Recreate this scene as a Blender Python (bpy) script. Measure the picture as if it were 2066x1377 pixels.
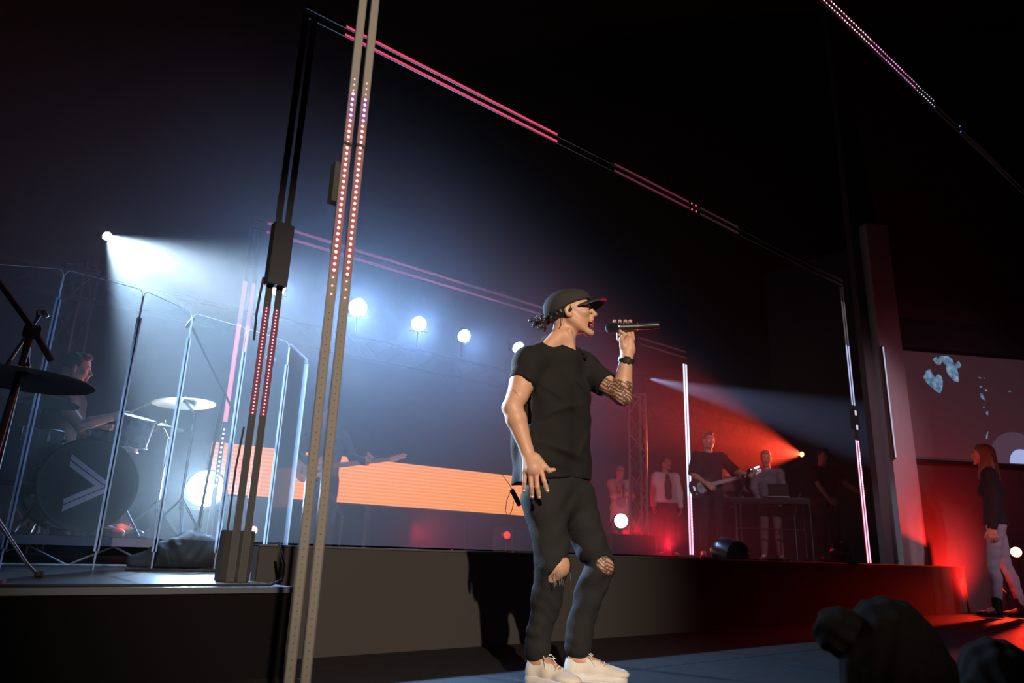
import bpy, bmesh, math, random
import numpy as np
from math import sin, cos, pi, radians
from mathutils import Vector, Matrix
for o in list(bpy.data.objects): bpy.data.objects.remove(o)
random.seed(4)
SC = bpy.context.scene
COL = SC.collection
# The world: +X runs across the stage, +Y upstage, z = 0 is the lower stage floor, metres.
# ---------------------------------------------------------------- camera
F, PITCH, ROLL, YAW, CH = 1450., radians(16.2), radians(1.92), radians(39), .55
_f0 = np.array([sin(YAW), cos(YAW), 0]); _r0 = np.array([cos(YAW), -sin(YAW), 0]); _u0 = np.array([0, 0, 1.])
CF = _f0*cos(PITCH)+_u0*sin(PITCH); _u1 = _u0*cos(PITCH)-_f0*sin(PITCH)
CR = _r0*cos(ROLL)+_u1*sin(ROLL); CU = _u1*cos(ROLL)-_r0*sin(ROLL)
CAM = np.array([0, 0, CH])
cd = bpy.data.cameras.new('camera'); cam = bpy.data.objects.new('camera', cd); COL.objects.link(cam)
cd.sensor_width = 36; cd.lens = F*36/2066
cd.clip_start = .05; cd.clip_end = 200
M = Matrix.Identity(4)
for i in range(3):
    M[i][0] = CR[i]; M[i][1] = CU[i]; M[i][2] = -CF[i]; M[i][3] = CAM[i]
cam.matrix_world = M
SC.cycles.max_bounces = 6
cd.dof.use_dof = True; cd.dof.focus_distance = 3.75; cd.dof.aperture_fstop = 3.2
SC.camera = cam
def ray(x, y): return CF+CR*(x-1033.)/F-CU*(y-688.5)/F
def on_z(x, y, z): d = ray(x, y); return CAM+d*(z-CH)/d[2]      # where the line of sight meets a level
def on_y(x, y, Y): d = ray(x, y); return CAM+d*Y/d[1]           # ... a plane across the stage
# ---------------------------------------------------------------- world, view
w = bpy.data.worlds.new('world'); SC.world = w; w.use_nodes = True
w.node_tree.nodes['Background'].inputs[0].default_value = (.012, .014, .018, 1)
w.node_tree.nodes['Background'].inputs[1].default_value = .06
SC.view_settings.view_transform = 'Standard'; SC.view_settings.look = 'None'
SC.view_settings.exposure = 0.0; SC.view_settings.gamma = 1.0
SC.view_settings.use_curve_mapping = False
# ---------------------------------------------------------------- lights (lamp bodies are built further down; spots without one are unseen)
def spot(loc, tgt, power, color, deg, blend=.3, size=.05):
    l = bpy.data.lights.new('spot', 'SPOT'); l.energy = power; l.color = color
    l.spot_size = radians(deg); l.spot_blend = blend; l.shadow_soft_size = size
    o = bpy.data.objects.new('spot', l); COL.objects.link(o)
    d = (Vector(tgt)-Vector(loc)).normalized()
    o.location = Vector(loc)+d*.04; o.rotation_euler = d.to_track_quat('-Z', 'Y').to_euler()
    return o
WHITE = (.25, .50, 1.0)
BACK_Y = 8.0
BACK = [(on_y(x, y, BACK_Y), r, e, t) for x, y, r, e, t in (
    (560, 580, .09, 260, (.5, 1.5, -.3)), (722, 620, .112, 620, (.6, 1.2, .0)), (845, 653, .098, 420, (1.2, 1.6, -.1)),
    (936, 677, .09, 240, (4.0, 2.0, -.3)), (1045, 700, .09, 90, (6.0, 3.0, -.3)))]
for p, r, e, t in BACK: spot(p, t, e*1.35, WHITE, 66, 1., .08)
spot((5.2, 6.0, .5), (4.05, 7.7, 1.45), 150, (1., .05, .07), 24, .8, .05)
PROFILE = on_y(215, 475, BACK_Y)
spot(PROFILE, (2.35, 4.3, 1.0), 3400, (.52, .76, 1.0), 40, .45, .03)
PROFILE_B = on_y(1305, 762, BACK_Y)
spot(PROFILE_B, on_y(1640, 845, 6.8), 15000, (.42, .52, 1.0), 17, .6, .03)
FLOODLIGHT = np.array([2.16, 7.2, 1.02])
spot(FLOODLIGHT, (.3, 1.2, .62), 700, (.50, .76, 1.0), 62, 1., .1)
RED = (1.0, .012, .03)
ORANGE_LAMP = on_y(1618, 916, 6.9)
spot(ORANGE_LAMP, on_y(1400, 885, 6.6), 3000, (1.0, .050, .022), 31, .8, .03)
spot((8.7, 8.3, .7), (10.5, 9.5, 1.5), 70, (1., .03, .05), 60, .8, .05)
STAGE_LAMP = on_y(1253, 1050, 7.0)
spot(STAGE_LAMP, (8.6, 5.6, .85), 90, (.65, .8, 1.0), 34, .6, .05)
RED_FLOOR = on_y(2050, 1113, 3.25)
spot(RED_FLOOR, (9.9, 2.7, .0), 750, (1.0, .03, .012), 96, .8, .05)
ADDED_UPLIGHT = np.array((10.30, 3.34, .30)); spot(ADDED_UPLIGHT, (10.24, 4.05, .80), 150, (1., .02, .015), 150, 1., .03)  # added lamp, puts the red glow on the wall behind the woman
spot((6.0, -5.0, 5.0), (10.8, 3.6, 1.7), 300, (1.0, .35, .55), 30, 1., .2)
spot((9.6, 8.6, 1.0), (7.4, 5.0, .0), 330, RED, 52, 1., .1)       # red floor washes behind the band
spot((8.2, 8.8, .9), (8.0, 4.0, .0), 120, RED, 50, 1., .1)
spot((5.6, 8.9, .8), (3.6, 3.4, .0), 90, RED, 50, 1., .1)
# front light from the house, warm white, on the singer and the nearest light tower
spot((-2.2, -6.0, 4.4), (1.85, 2.6, 1.0), 4800, (1.0, .80, .62), 22, .85, .06)
spot((3.0, -4.0, 5.0), (10.5, 6.7, 1.5), 1700, (1.0, .66, .80), 17, .7, .2)
spot((5.5, -4.0, 4.2), (9.8, 3.05, .85), 800, (1.0, .62, .74), 12, 1., .1)
spot((6.3, 3.55, .75), (9.85, 3.05, 1.45), 130, (1., .05, .05), 26, .9, .05)
spot(PROFILE, (2.43, 2.55, 1.15), 4000, (.70, .82, 1.0), 12, .9, .03)      # second, narrow beam added at the profile lamp as the singer's white rim
spot((6.2, 4.9, .62), (2.5, 2.55, 1.2), 260, (1.0, .02, .05), 26, .5, .04)
# ---------------------------------------------------------------- materials
MATS = {}
def mat(name, col, rough=.6, metal=0., var=0., scale=30., bump=0., emit=None, es=0., spec=.5, trans=0., alpha=1., coat=0.):
    if name in MATS: return MATS[name]
    m = bpy.data.materials.new(name); m.use_nodes = True; nt = m.node_tree; b = nt.nodes['Principled BSDF']
    b.inputs['Base Color'].default_value = (*col, 1); b.inputs['Roughness'].default_value = rough
    b.inputs['Metallic'].default_value = metal; b.inputs['Specular IOR Level'].default_value = spec
    b.inputs['Coat Weight'].default_value = coat
    tc = nt.nodes.new('ShaderNodeTexCoord'); nz = nt.nodes.new('ShaderNodeTexNoise')
    nz.inputs['Scale'].default_value = scale; nz.inputs['Detail'].default_value = 4
    nt.links.new(tc.outputs['Object'], nz.inputs['Vector'])
    if var > 0:
        mx = nt.nodes.new('ShaderNodeMix'); mx.data_type = 'RGBA'
        mx.inputs[6].default_value = (*[c*(1-var) for c in col], 1)
        mx.inputs[7].default_value = (*[min(1, c*(1+var)) for c in col], 1)
        nt.links.new(nz.outputs['Fac'], mx.inputs[0]); nt.links.new(mx.outputs[2], b.inputs['Base Color'])
    if bump > 0:
        bp = nt.nodes.new('ShaderNodeBump'); bp.inputs['Strength'].default_value = bump; bp.inputs['Distance'].default_value = .01
        nt.links.new(nz.outputs['Fac'], bp.inputs['Height']); nt.links.new(bp.outputs['Normal'], b.inputs['Normal'])
    if emit: b.inputs['Emission Color'].default_value = (*emit, 1); b.inputs['Emission Strength'].default_value = es
    MATS[name] = m; return m
def light_mat(name, col, es): return mat(name, (.02, .02, .02), .5, emit=col, es=es)
def nodes(m): return m.node_tree.nodes, m.node_tree.links, m.node_tree.nodes['Principled BSDF']
def mat_clear(name, tint=(.93, .96, 1.), scratch=.002, haze=.05):
    """thin acrylic: mostly see-through, Fresnel reflection, a light veil of scratches"""
    m = bpy.data.materials.new(name); m.use_nodes = True; nt = m.node_tree; nt.nodes.clear(); N = nt.nodes.new; L = nt.links.new
    out = N('ShaderNodeOutputMaterial'); tr = N('ShaderNodeBsdfTransparent'); gl = N('ShaderNodeBsdfGlossy'); df = N('ShaderNodeBsdfTranslucent')
    tr.inputs[0].default_value = (*tint, 1); gl.inputs['Roughness'].default_value = haze; df.inputs[0].default_value = (.6, .7, .8, 1)
    fr = N('ShaderNodeFresnel'); fr.inputs[0].default_value = 1.16; m1 = N('ShaderNodeMixShader'); m2 = N('ShaderNodeMixShader')
    L(fr.outputs[0], m1.inputs[0]); L(tr.outputs[0], m1.inputs[1]); L(gl.outputs[0], m1.inputs[2])
    tc = N('ShaderNodeTexCoord'); mp = N('ShaderNodeMapping'); mp.inputs['Scale'].default_value = (60, 60, 1.2)
    nz = N('ShaderNodeTexNoise'); nz.inputs['Scale'].default_value = 1.5; nz.inputs['Detail'].default_value = 3
    L(tc.outputs['Object'], mp.inputs[0]); L(mp.outputs[0], nz.inputs['Vector'])
    mt = N('ShaderNodeMath'); mt.operation = 'MULTIPLY'; mt.inputs[1].default_value = scratch*2; L(nz.outputs['Fac'], mt.inputs[0])
    L(mt.outputs[0], m2.inputs[0]); L(m1.outputs[0], m2.inputs[1]); L(df.outputs[0], m2.inputs[2]); L(m2.outputs[0], out.inputs[0])
    MATS[name] = m; return m
def mat_hinge(name):
    """milky acrylic profile: glows a little when lit from behind"""
    m = bpy.data.materials.new(name); m.use_nodes = True; nt = m.node_tree; nt.nodes.clear(); N = nt.nodes.new; L = nt.links.new
    out = N('ShaderNodeOutputMaterial'); df = N('ShaderNodeBsdfTranslucent'); gl = N('ShaderNodeBsdfGlossy'); dd = N('ShaderNodeBsdfDiffuse'); m1 = N('ShaderNodeMixShader'); m2 = N('ShaderNodeMixShader')
    df.inputs[0].default_value = (.8, .86, .95, 1); gl.inputs['Roughness'].default_value = .25; dd.inputs[0].default_value = (.5, .55, .6, 1); m1.inputs[0].default_value = .2; m2.inputs[0].default_value = .2
    L(df.outputs[0], m1.inputs[1]); L(gl.outputs[0], m1.inputs[2]); L(m1.outputs[0], m2.inputs[1]); L(dd.outputs[0], m2.inputs[2]); L(m2.outputs[0], out.inputs[0]); MATS[name] = m; return m
# ---------------------------------------------------------------- objects
def link(name, me, m=None, parent=None, mats=None):
    o = bpy.data.objects.new(name, me); COL.objects.link(o)
    if m: me.materials.append(m)
    if mats:
        for x in mats: me.materials.append(x)
    if parent: o.parent = parent
    return o
def tag(o, label=None, cat=None, group=None, kind=None):
    if label: o['label'] = label
    if cat: o['category'] = cat
    if group: o['group'] = group
    if kind: o['kind'] = kind
    return o
def thing(name, label, cat, loc=(0, 0, 0), rz=0, group=None):
    o = bpy.data.objects.new(name, None); COL.objects.link(o); o.location = loc; o.rotation_euler = (0, 0, rz)
    o.empty_display_size = .1
    return tag(o, label, cat, group)
class B:
    """collects boxes, tubes, discs; build() links them as one mesh object"""
    def __init__(s): s.v = []; s.f = []
    def add(s, v, f): n = len(s.v); s.v += [tuple(map(float, q)) for q in v]; s.f += [tuple(i+n for i in q) for q in f]; return s
    def box(s, lo, hi, R=None, o=(0, 0, 0)):
        v = [np.array((x, y, z), float) for x in (lo[0], hi[0]) for y in (lo[1], hi[1]) for z in (lo[2], hi[2])]
        if R is not None: v = [R@q for q in v]
        v = [q+np.array(o, float) for q in v]
        return s.add(v, [(0, 1, 3, 2), (4, 6, 7, 5), (0, 4, 5, 1), (2, 3, 7, 6), (0, 2, 6, 4), (1, 5, 7, 3)])
    def tube(s, pts, r, n=8, cap=True, closed=False):
        pts = [np.array(p, float) for p in pts]; m = len(pts); rr = r if hasattr(r, '__len__') else [r]*m
        v = []; up = None
        for i, p in enumerate(pts):
            if closed: t = pts[(i+1) % m]-pts[i-1]
            else: t = pts[min(i+1, m-1)]-pts[max(i-1, 0)]
            t = t/(np.linalg.norm(t)+1e-9)
            if up is None:
                up = np.array((0, 0, 1.)) if abs(t[2]) < .9 else np.array((1., 0, 0))
            a = np.cross(t, up); a /= np.linalg.norm(a)+1e-9; b = np.cross(a, t); up = b
            v += [p+rr[i]*(a*cos(2*pi*k/n)+b*sin(2*pi*k/n)) for k in range(n)]
        f = []
        for i in range(m if closed else m-1):
            j = (i+1) % m
            f += [(i*n+k, i*n+(k+1) % n, j*n+(k+1) % n, j*n+k) for k in range(n)]
        if cap and not closed: f += [tuple(range(n))[::-1], tuple((m-1)*n+k for k in range(n))]
        return s.add(v, f)
    def lathe(s, prof, o=(0, 0, 0), ax=(0, 0, 1), n=24):
        """prof: (radius, height) pairs along the axis"""
        ax = np.array(ax, float); ax /= np.linalg.norm(ax)
        a = np.cross(ax, (0, 0, 1.) if abs(ax[2]) < .9 else (1., 0, 0)); a /= np.linalg.norm(a); b = np.cross(ax, a); o = np.array(o, float)
        v = [o+ax*h+r*(a*cos(2*pi*k/n)+b*sin(2*pi*k/n)) for r, h in prof for k in range(n)]; m = len(prof)
        f = [(i*n+k, i*n+(k+1) % n, (i+1)*n+(k+1) % n, (i+1)*n+k) for i in range(m-1) for k in range(n)]
        f += [tuple(range(n))[::-1], tuple((m-1)*n+k for k in range(n))]
        return s.add(v, f)
    def prism(s, pts, d):
        """closed outline pushed along the vector d"""
        pts = [np.array(p, float) for p in pts]; d = np.array(d, float); n = len(pts)
        f = [tuple(range(n)), tuple(range(n, 2*n))[::-1]]+[(i, n+i, n+(i+1) % n, (i+1) % n) for i in range(n)]
        return s.add(pts+[p+d for p in pts], f)
    def build(s, name, m, parent=None, smooth=False, bevel=0):
        me = bpy.data.meshes.new(name); me.from_pydata(s.v, [], s.f)
        bm = bmesh.new(); bm.from_mesh(me); bmesh.ops.recalc_face_normals(bm, faces=bm.faces)
        if bevel: bmesh.ops.bevel(bm, geom=list(bm.edges), offset=bevel, segments=2, affect='EDGES', clamp_overlap=True)
        bm.to_mesh(me); bm.free()
        if smooth:
            me.polygons.foreach_set('use_smooth', [True]*len(me.polygons))
            o = link(name, me, m, parent)
            try:
                me.set_sharp_from_angle(angle=radians(40))
            except Exception: pass
            return o
        return link(name, me, m, parent)
def unit(v): v = np.array(v, float); return v/(np.linalg.norm(v)+1e-12)
# ---------------------------------------------------------------- sculpting by signed distance
class Sculpt:
    def __init__(s, lo, hi, vox):
        s.lo = np.array(lo, float); s.vox = vox; s.n = np.ceil((np.array(hi)-s.lo)/vox).astype(int)+1
        s.f = np.full(s.n, .06, np.float32)
    def _win(s, lo, hi):
        a = np.maximum(0, np.floor((np.array(lo)-s.lo)/s.vox).astype(int)); b = np.minimum(s.n, np.ceil((np.array(hi)-s.lo)/s.vox).astype(int)+1)
        if np.any(b <= a): return None
        ax = [(s.lo[i]+s.vox*np.arange(a[i], b[i])).astype(np.float32) for i in range(3)]
        P = (ax[0][:, None, None], ax[1][None, :, None], ax[2][None, None, :])
        return (slice(a[0], b[0]), slice(a[1], b[1]), slice(a[2], b[2])), P
    def _mix(s, sl, d, k, sub, lim=False):
        g = s.f[sl]
        if sub or lim:
            e = -d if sub else d
            h = np.maximum(k-np.abs(g-e), 0)/k; s.f[sl] = np.maximum(g, e)+h*h*k/4
        else:
            h = np.maximum(k-np.abs(g-d), 0)/k; s.f[sl] = np.minimum(g, d)-h*h*k/4
    def cone(s, a, b, r1, r2, k=.01, sub=False, cut0=False, cut1=False, sq=None):
        """tapered capsule; sq=(direction, factor) thins it along a direction; cut ends it flat"""
        a = np.array(a, float); b = np.array(b, float); R = max(r1, r2)+k+3*s.vox
        w = s._win(np.minimum(a, b)-R, np.maximum(a, b)+R)
        if w is None: return s
        sl, P = w; q = [P[i]-a[i] for i in range(3)]; ba = b-a
        if sq is not None:
            n, fac = unit(sq[0]), sq[1]; dn = q[0]*n[0]+q[1]*n[1]+q[2]*n[2]
            q = [q[i]+dn*(fac-1)*n[i] for i in range(3)]; ba = ba+n*(ba@n)*(fac-1)
        L2 = max(ba@ba, 1e-9); tt = (q[0]*ba[0]+q[1]*ba[1]+q[2]*ba[2])/L2; t = np.clip(tt, 0, 1)
        d = np.sqrt((q[0]-t*ba[0])**2+(q[1]-t*ba[1])**2+(q[2]-t*ba[2])**2)-(r1+(r2-r1)*t)
        if sq is not None: d = d/np.sqrt(sq[1])
        L = math.sqrt(L2)
        if cut1: d = np.maximum(d, (tt-1)*L)
        if cut0: d = np.maximum(d, -tt*L)
        s._mix(sl, d.astype(np.float32), k, sub); return s
    def ball(s, c, r, k=.01, R=None, sub=False, lim=False):
        """ellipsoid, r per axis of the frame R (columns)"""
        c = np.array(c, float); r = np.array(r if hasattr(r, '__len__') else (r, r, r), float); m = r.max()+k+3*s.vox
        w = s._win(c-m, c+m)
        if w is None: return s
        sl, P = w; q = [P[i]-c[i] for i in range(3)]
        if R is not None: q = [q[0]*R[0, j]+q[1]*R[1, j]+q[2]*R[2, j] for j in range(3)]
        k0 = np.sqrt(sum((q[i]/r[i])**2 for i in range(3))); k1 = np.sqrt(sum((q[i]/r[i]**2)**2 for i in range(3)))+1e-6
        s._mix(sl, (k0*(k0-1)/k1).astype(np.float32), k, sub); return s
    def box(s, c, h, R=None, r=.01, k=.01, sub=False):
        c = np.array(c, float); h = np.array(h, float); m = np.linalg.norm(h)+k+3*s.vox; w = s._win(c-m, c+m)
        if w is None: return s
        sl, P = w; q = [P[i]-c[i] for i in range(3)]
        if R is not None: q = [q[0]*R[0, j]+q[1]*R[1, j]+q[2]*R[2, j] for j in range(3)]
        q = [np.abs(q[i])-(h[i]-r) for i in range(3)]
        d = np.sqrt(sum(np.maximum(x, 0)**2 for x in q))+np.minimum(np.maximum(np.maximum(q[0], q[1]), q[2]), 0)-r
        s._mix(sl, d.astype(np.float32), k, sub); return s
    def plane(s, p, n, lo, hi, k=.003):
        """cut away what lies on the +n side within the window lo..hi"""
        n = unit(n); w = s._win(lo, hi)
        if w is None: return s
        sl, P = w; d = sum((P[i]-p[i])*n[i] for i in range(3)); s._mix(sl, np.broadcast_to(d, s.f[sl].shape).astype(np.float32), k, False, True); return s
    def func(s, lo, hi, fn, k=.003, sub=False, lim=False):
        w = s._win(lo, hi)
        if w is None: return s
        sl, P = w; s._mix(sl, np.broadcast_to(fn(*P), s.f[sl].shape).astype(np.float32), k, sub, lim); return s
    def displace(s, fn, lim=.035):
        i = np.nonzero(np.abs(s.f) < lim); P = [s.lo[a]+s.vox*i[a] for a in range(3)]; s.f[i] += fn(*P).astype(np.float32); return s
    def mesh(s, name):
        f = s.f; f[0] = f[-1] = .06; f[:, 0] = f[:, -1] = .06; f[:, :, 0] = f[:, :, -1] = .06
        ins = f < 0; c = np.zeros(tuple(s.n-1), np.uint8)
        offs = [(i, j, k) for i in (0, 1) for j in (0, 1) for k in (0, 1)]
        for i, j, k in offs: c += ins[i:i+c.shape[0], j:j+c.shape[1], k:k+c.shape[2]]
        I = np.nonzero((c > 0) & (c < 8)); n = len(I[0]); idx = np.full(c.shape, -1, np.int32); idx[I] = np.arange(n)
        V = np.stack([f[I[0]+i, I[1]+j, I[2]+k] for i, j, k in offs], 1)
        acc = np.zeros((n, 3)); cnt = np.zeros(n)
        for a in range(8):
            for b in range(a+1, 8):
                oa, ob = np.array(offs[a]), np.array(offs[b])
                if np.abs(oa-ob).sum() != 1: continue
                m = (V[:, a] < 0) != (V[:, b] < 0); t = V[m, a]/(V[m, a]-V[m, b]); acc[m] += oa+t[:, None]*(ob-oa); cnt[m] += 1
        co = (np.stack(I, 1)+acc/cnt[:, None])*s.vox+s.lo
        Q = []
        for ax in range(3):
            s0 = [slice(1, -1)]*3; s0[ax] = slice(0, -1); s1 = list(s0); s1[ax] = slice(1, None)
            A = ins[tuple(s0)]; Bq = ins[tuple(s1)]; E = np.nonzero(A != Bq)
            fl = A[E]; g = [E[a]+(0 if a == ax else 1) for a in range(3)]; u, v = [(1, 2), (2, 0), (0, 1)][ax]
            def cell(du, dv):
                h = list(g); h[u] = h[u]-du; h[v] = h[v]-dv; return idx[h[0], h[1], h[2]]
            q = np.stack([cell(1, 1), cell(0, 1), cell(0, 0), cell(1, 0)], 1)
            q[~fl] = q[~fl][:, ::-1]; Q.append(q)
        Q = np.concatenate(Q); Q = Q[(Q >= 0).all(1)]
        me = bpy.data.meshes.new(name); me.vertices.add(n); me.vertices.foreach_set('co', co.ravel())
        me.loops.add(Q.size); me.loops.foreach_set('vertex_index', Q.ravel().astype(np.int32))
        me.polygons.add(len(Q)); me.polygons.foreach_set('loop_start', np.arange(0, Q.size, 4, dtype=np.int32))
        me.polygons.foreach_set('loop_total', np.full(len(Q), 4, np.int32)) if bpy.app.version < (4, 0) else None
        me.update(calc_edges=True); me.polygons.foreach_set('use_smooth', np.ones(len(Q), bool)); me.validate()
        s.co, s.Q = co, Q
        return me
    def link(s, name, m, parent=None, regions=()):
        """regions: (test(x,y,z)->bool array, material) painted by face"""
        me = s.mesh(name); o = link(name, me, None, parent, [m]+[r[1] for r in regions])
        if regions:
            cen = s.co[s.Q].mean(1); mi = np.zeros(len(cen), np.int32)
            for i, (t, _) in enumerate(regions): mi[t(cen[:, 0], cen[:, 1], cen[:, 2])] = i+1
            if len(me.polygons) == len(mi): me.polygons.foreach_set('material_index', mi)
        return o
# ---------------------------------------------------------------- people
SKIN = lambda n, c, r=.5: mat(n, c, r, var=.10, scale=40, bump=.05)
skin_fair = SKIN('skin_fair', (.62, .36, .24)); skin_tan = SKIN('skin_tan', (.56, .31, .20)); skin_far = SKIN('skin_far', (.55, .33, .25))
lip_red = mat('lip', (.42, .13, .11), .4); mouth_dark = mat('mouth_dark', (.05, .012, .012), .5); brow = mat('brow', (.05, .03, .02), .8)
eye_white = mat('eye_white', (.7, .68, .65), .25); teeth_m = mat('teeth', (.75, .72, .66), .3)
black_cloth = mat('black_cotton', (.013, .0125, .012), .9, var=.25, scale=180, bump=.25, spec=.25)
black_denim = mat('black_denim', (.017, .0165, .0165), .85, var=.35, scale=240, bump=.4, spec=.3)
def frame(f, u=(0, 0, 1)):
    f = unit(f); l = unit(np.cross(u, f)); return np.stack([f, l, np.cross(f, l)], 1)
def add_head(s, o, R, k=1., open_=0., fine=True, cap=False):
    o = np.array(o, float); p = lambda x, y, z: o+R@(np.array((x, y, z))*k)
    e = lambda c, r, kk=.012, sub=False: s.ball(p(*c), np.array(r)*k, kk*k, R, sub)
    e((-.012, 0, .046 if cap else .052), (.098, .077, .070 if cap else .082)); e((.032, 0, .044 if cap else .05), (.062, .066, .056 if cap else .066), .02); e((.030, 0, -.015), (.062, .060, .080), .03)
    for y in (-1, 1):
        s.cone(p(.0, y*.056, -.03), p(.066, y*.020, -.088-.012*open_), .018*k, .014*k, .022*k)
        e((.064, y*.042, -.008), (.024, .020, .018), .02); s.cone(p(.084, y*.012, .038), p(.078, y*.044, .036), .011*k, .009*k, .014*k)
        e((.098, y*.030, .016), (.018, .018, .012), .012, True); s.ball(p(.077, y*.030, .016), .0135*k, .004*k)
        e((.100, y*.012, -.020), (.012, .009, .008), .006)
        e((-.006, y*.078, .0), (.020, .009, .033), .006)
        if fine: e((-.004, y*.087, .003), (.011, .005, .020), .004, True); e((.0, y*.079, -.024), (.010, .008, .010), .004)
    e((.080, 0, -.096-.014*open_), (.020, .022, .016), .018)
    s.cone(p(.092, 0, .030), p(.114, 0, -.008), .0075*k, .0105*k, .010*k); e((.117, 0, -.012), (.010, .010, .009), .006)
    e((.097, 0, -.034), (.012, .018, .012), .010)
    for a, b in (((.092, -.022, -.051), (.099, -.006, -.043)), ((.099, -.006, -.043), (.099, .006, -.043)), ((.099, .006, -.043), (.092, .022, -.051))): s.cone(p(*a), p(*b), .0055*k, .0065*k, .005*k)
    zl = -.064-.016*open_
    s.cone(p(.091, -.018, zl+.004), p(.094, 0, zl), .0065*k, .0075*k, .005*k); s.cone(p(.091, .018, zl+.004), p(.094, 0, zl), .0065*k, .0075*k, .005*k)
    if open_ > 0: e((.098, 0, -.054-.007*open_), (.026, .019, .009*open_+.003), .004, True)
    else: e((.106, 0, -.0535), (.010, .022, .0018), .003, True)
def head_regions(o, R, k=1., open_=0.):
    o = np.array(o, float)
    def loc(x, y, z):
        q = (x-o[0], y-o[1], z-o[2]); return [sum(q[i]*R[i, j] for i in range(3))/k for j in range(3)]
    def lips(x, y, z):
        a, b, c = loc(x, y, z); zl = -.064-.016*open_
        return (np.abs(b) < .023) & (a > .088) & (c < -.042) & (c > zl-.007) & (np.linalg.norm([a-.06], axis=0) < .06)
    def mouth(x, y, z):
        a, b, c = loc(x, y, z); return (np.abs(b) < .019) & (a > .05) & (a < .0965) & (np.abs(c+.054+.007*open_) < .006+.008*open_) if open_ > 0 else np.zeros(a.shape, bool)
    def brows(x, y, z):
        a, b, c = loc(x, y, z); return (a > .06) & (np.abs(c-.040-.1*(.03-np.abs(np.abs(b)-.03))) < .0042) & (np.abs(b) > .012) & (np.abs(b) < .05)
    return [(lips, lip_red), (mouth, mouth_dark), (brows, brow)]
def add_eyes(parent, o, R, k=1., closed=False):
    for y in (-1, 1):
        c = np.array(o)+R@(np.array((.0785, y*.030, .016))*k); g = unit(R@np.array((1, y*.1, 0))); b = B()
        r = .0132*k; b.lathe([(r*sin(pi*i/8), r*-cos(pi*i/8)) for i in range(9)], c, g, 14); e = b.build('eye', eye_white, parent, True)
        b = B(); b.lathe([(.0055*k, r*.93), (.004*k, r*.99), (.0, r*1.02)], c, g, 12); i = b.build('iris', mat('iris', (.05, .03, .02), .2), e)
def add_hand(s, w, d, n, t, curl, size=1., spread=.12, thumb=.5, curls=None):
    """w wrist, d towards fingers, n out of the back of the hand, t towards the thumb; curl 0 open .. 1 fist"""
    d, n, t = unit(d), unit(n), unit(t); w = np.array(w, float); z = size
    R = np.stack([d, t, n], 1)
    s.cone(w-d*.02, w+d*.03*z, .026*z, .030*z, .012, sq=(n, 1.35)); s.box(w+d*.055*z, np.array((.045, .040, .013))*z, R, .012*z, .014)
    ln = (.072, .080, .075, .058)
    for i in range(4):
        y = (.030-.020*i)*z; a = spread*(1.5-i)/1.5; c = curl if curls is None else curls[i]
        dd = unit(d*cos(a)+t*sin(a)); p = w+d*.093*z+t*y-d*abs(i-1.2)*.004*z; ang = 0; s.cone(p-d*.03*z, p, .010*z, .0098*z, .008)
        for j, (fl, r0, r1, ca) in enumerate(((.46, .0098, .0086, 1.25), (.30, .0086, .0078, 1.7), (.24, .0078, .0068, 1.0))):
            ang += c*ca; q = p+(dd*cos(ang)-n*sin(ang))*ln[i]*fl*z; s.cone(p, q, r0*z, r1*z, .003); p = q
    b = w+d*.03*z+t*.028*z-n*.006*z; td = unit(d*.6+t*.75-n*.25*(1-thumb)); q = b+td*.040*z; s.cone(b-d*.01, q, .016*z, .0115*z, .010)
    td2 = unit(d*(.85)+t*(.5-.6*curl)-n*(.1+.7*curl)); r = q+td2*.030*z; s.cone(q, r, .0112*z, .0095*z, .005); s.cone(r, r+unit(td2-n*.2*curl)*.024*z, .0095*z, .0078*z, .004)
def ik(a, c, l1, l2, pole):
    a, c = np.array(a, float), np.array(c, float); v = c-a; d = min(np.linalg.norm(v), (l1+l2)*.995); u = unit(v)
    x = (l1*l1-l2*l2+d*d)/(2*d); h = math.sqrt(max(l1*l1-x*x, 0)); pl = np.array(pole, float); pl = unit(pl-u*(pl@u)); return a+u*x+pl*h, a+u*d
def torso(s, J, g, cl, sc=1., k=.05, hem=None, fem=False):
    """pelvis to shoulders, thickened by g; cf is across the chest"""
    cf = J['cf']; sq = (cf, 1.45)
    pe, wa, ch, ne = J['pelvis'], J['waist'], J['chest'], J['neck']
    hw, ww, cw = (.052, .050, .062) if fem else (.048, .060, .078)
    for sg in (-1, 1):
        s.cone(pe+cl*sg*hw*sc, wa+cl*sg*ww*.75*sc, (.118 if fem else .105)*sc+g, (.078 if fem else .094)*sc+g, k, sq=(cf, 1.2))
        s.cone(wa+cl*sg*ww*.75*sc, ch+cl*sg*cw*sc, (.080 if fem else .096)*sc+g, (.098 if fem else .112)*sc+g, k, sq=(cf, 1.22))
    s.cone(J['sR'], J['sL'], .062*sc+g, .062*sc+g, k, sq=(cf, 1.1)); s.cone(ch, ne-(J['head']-ne)*.1, .10*sc+g*.6, .066*sc+g*.4, k)
    if fem:
        for sg in (-1, 1): s.ball(ch+cl*sg*.07+cf*.055, .058*sc+g, .03)
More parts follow.
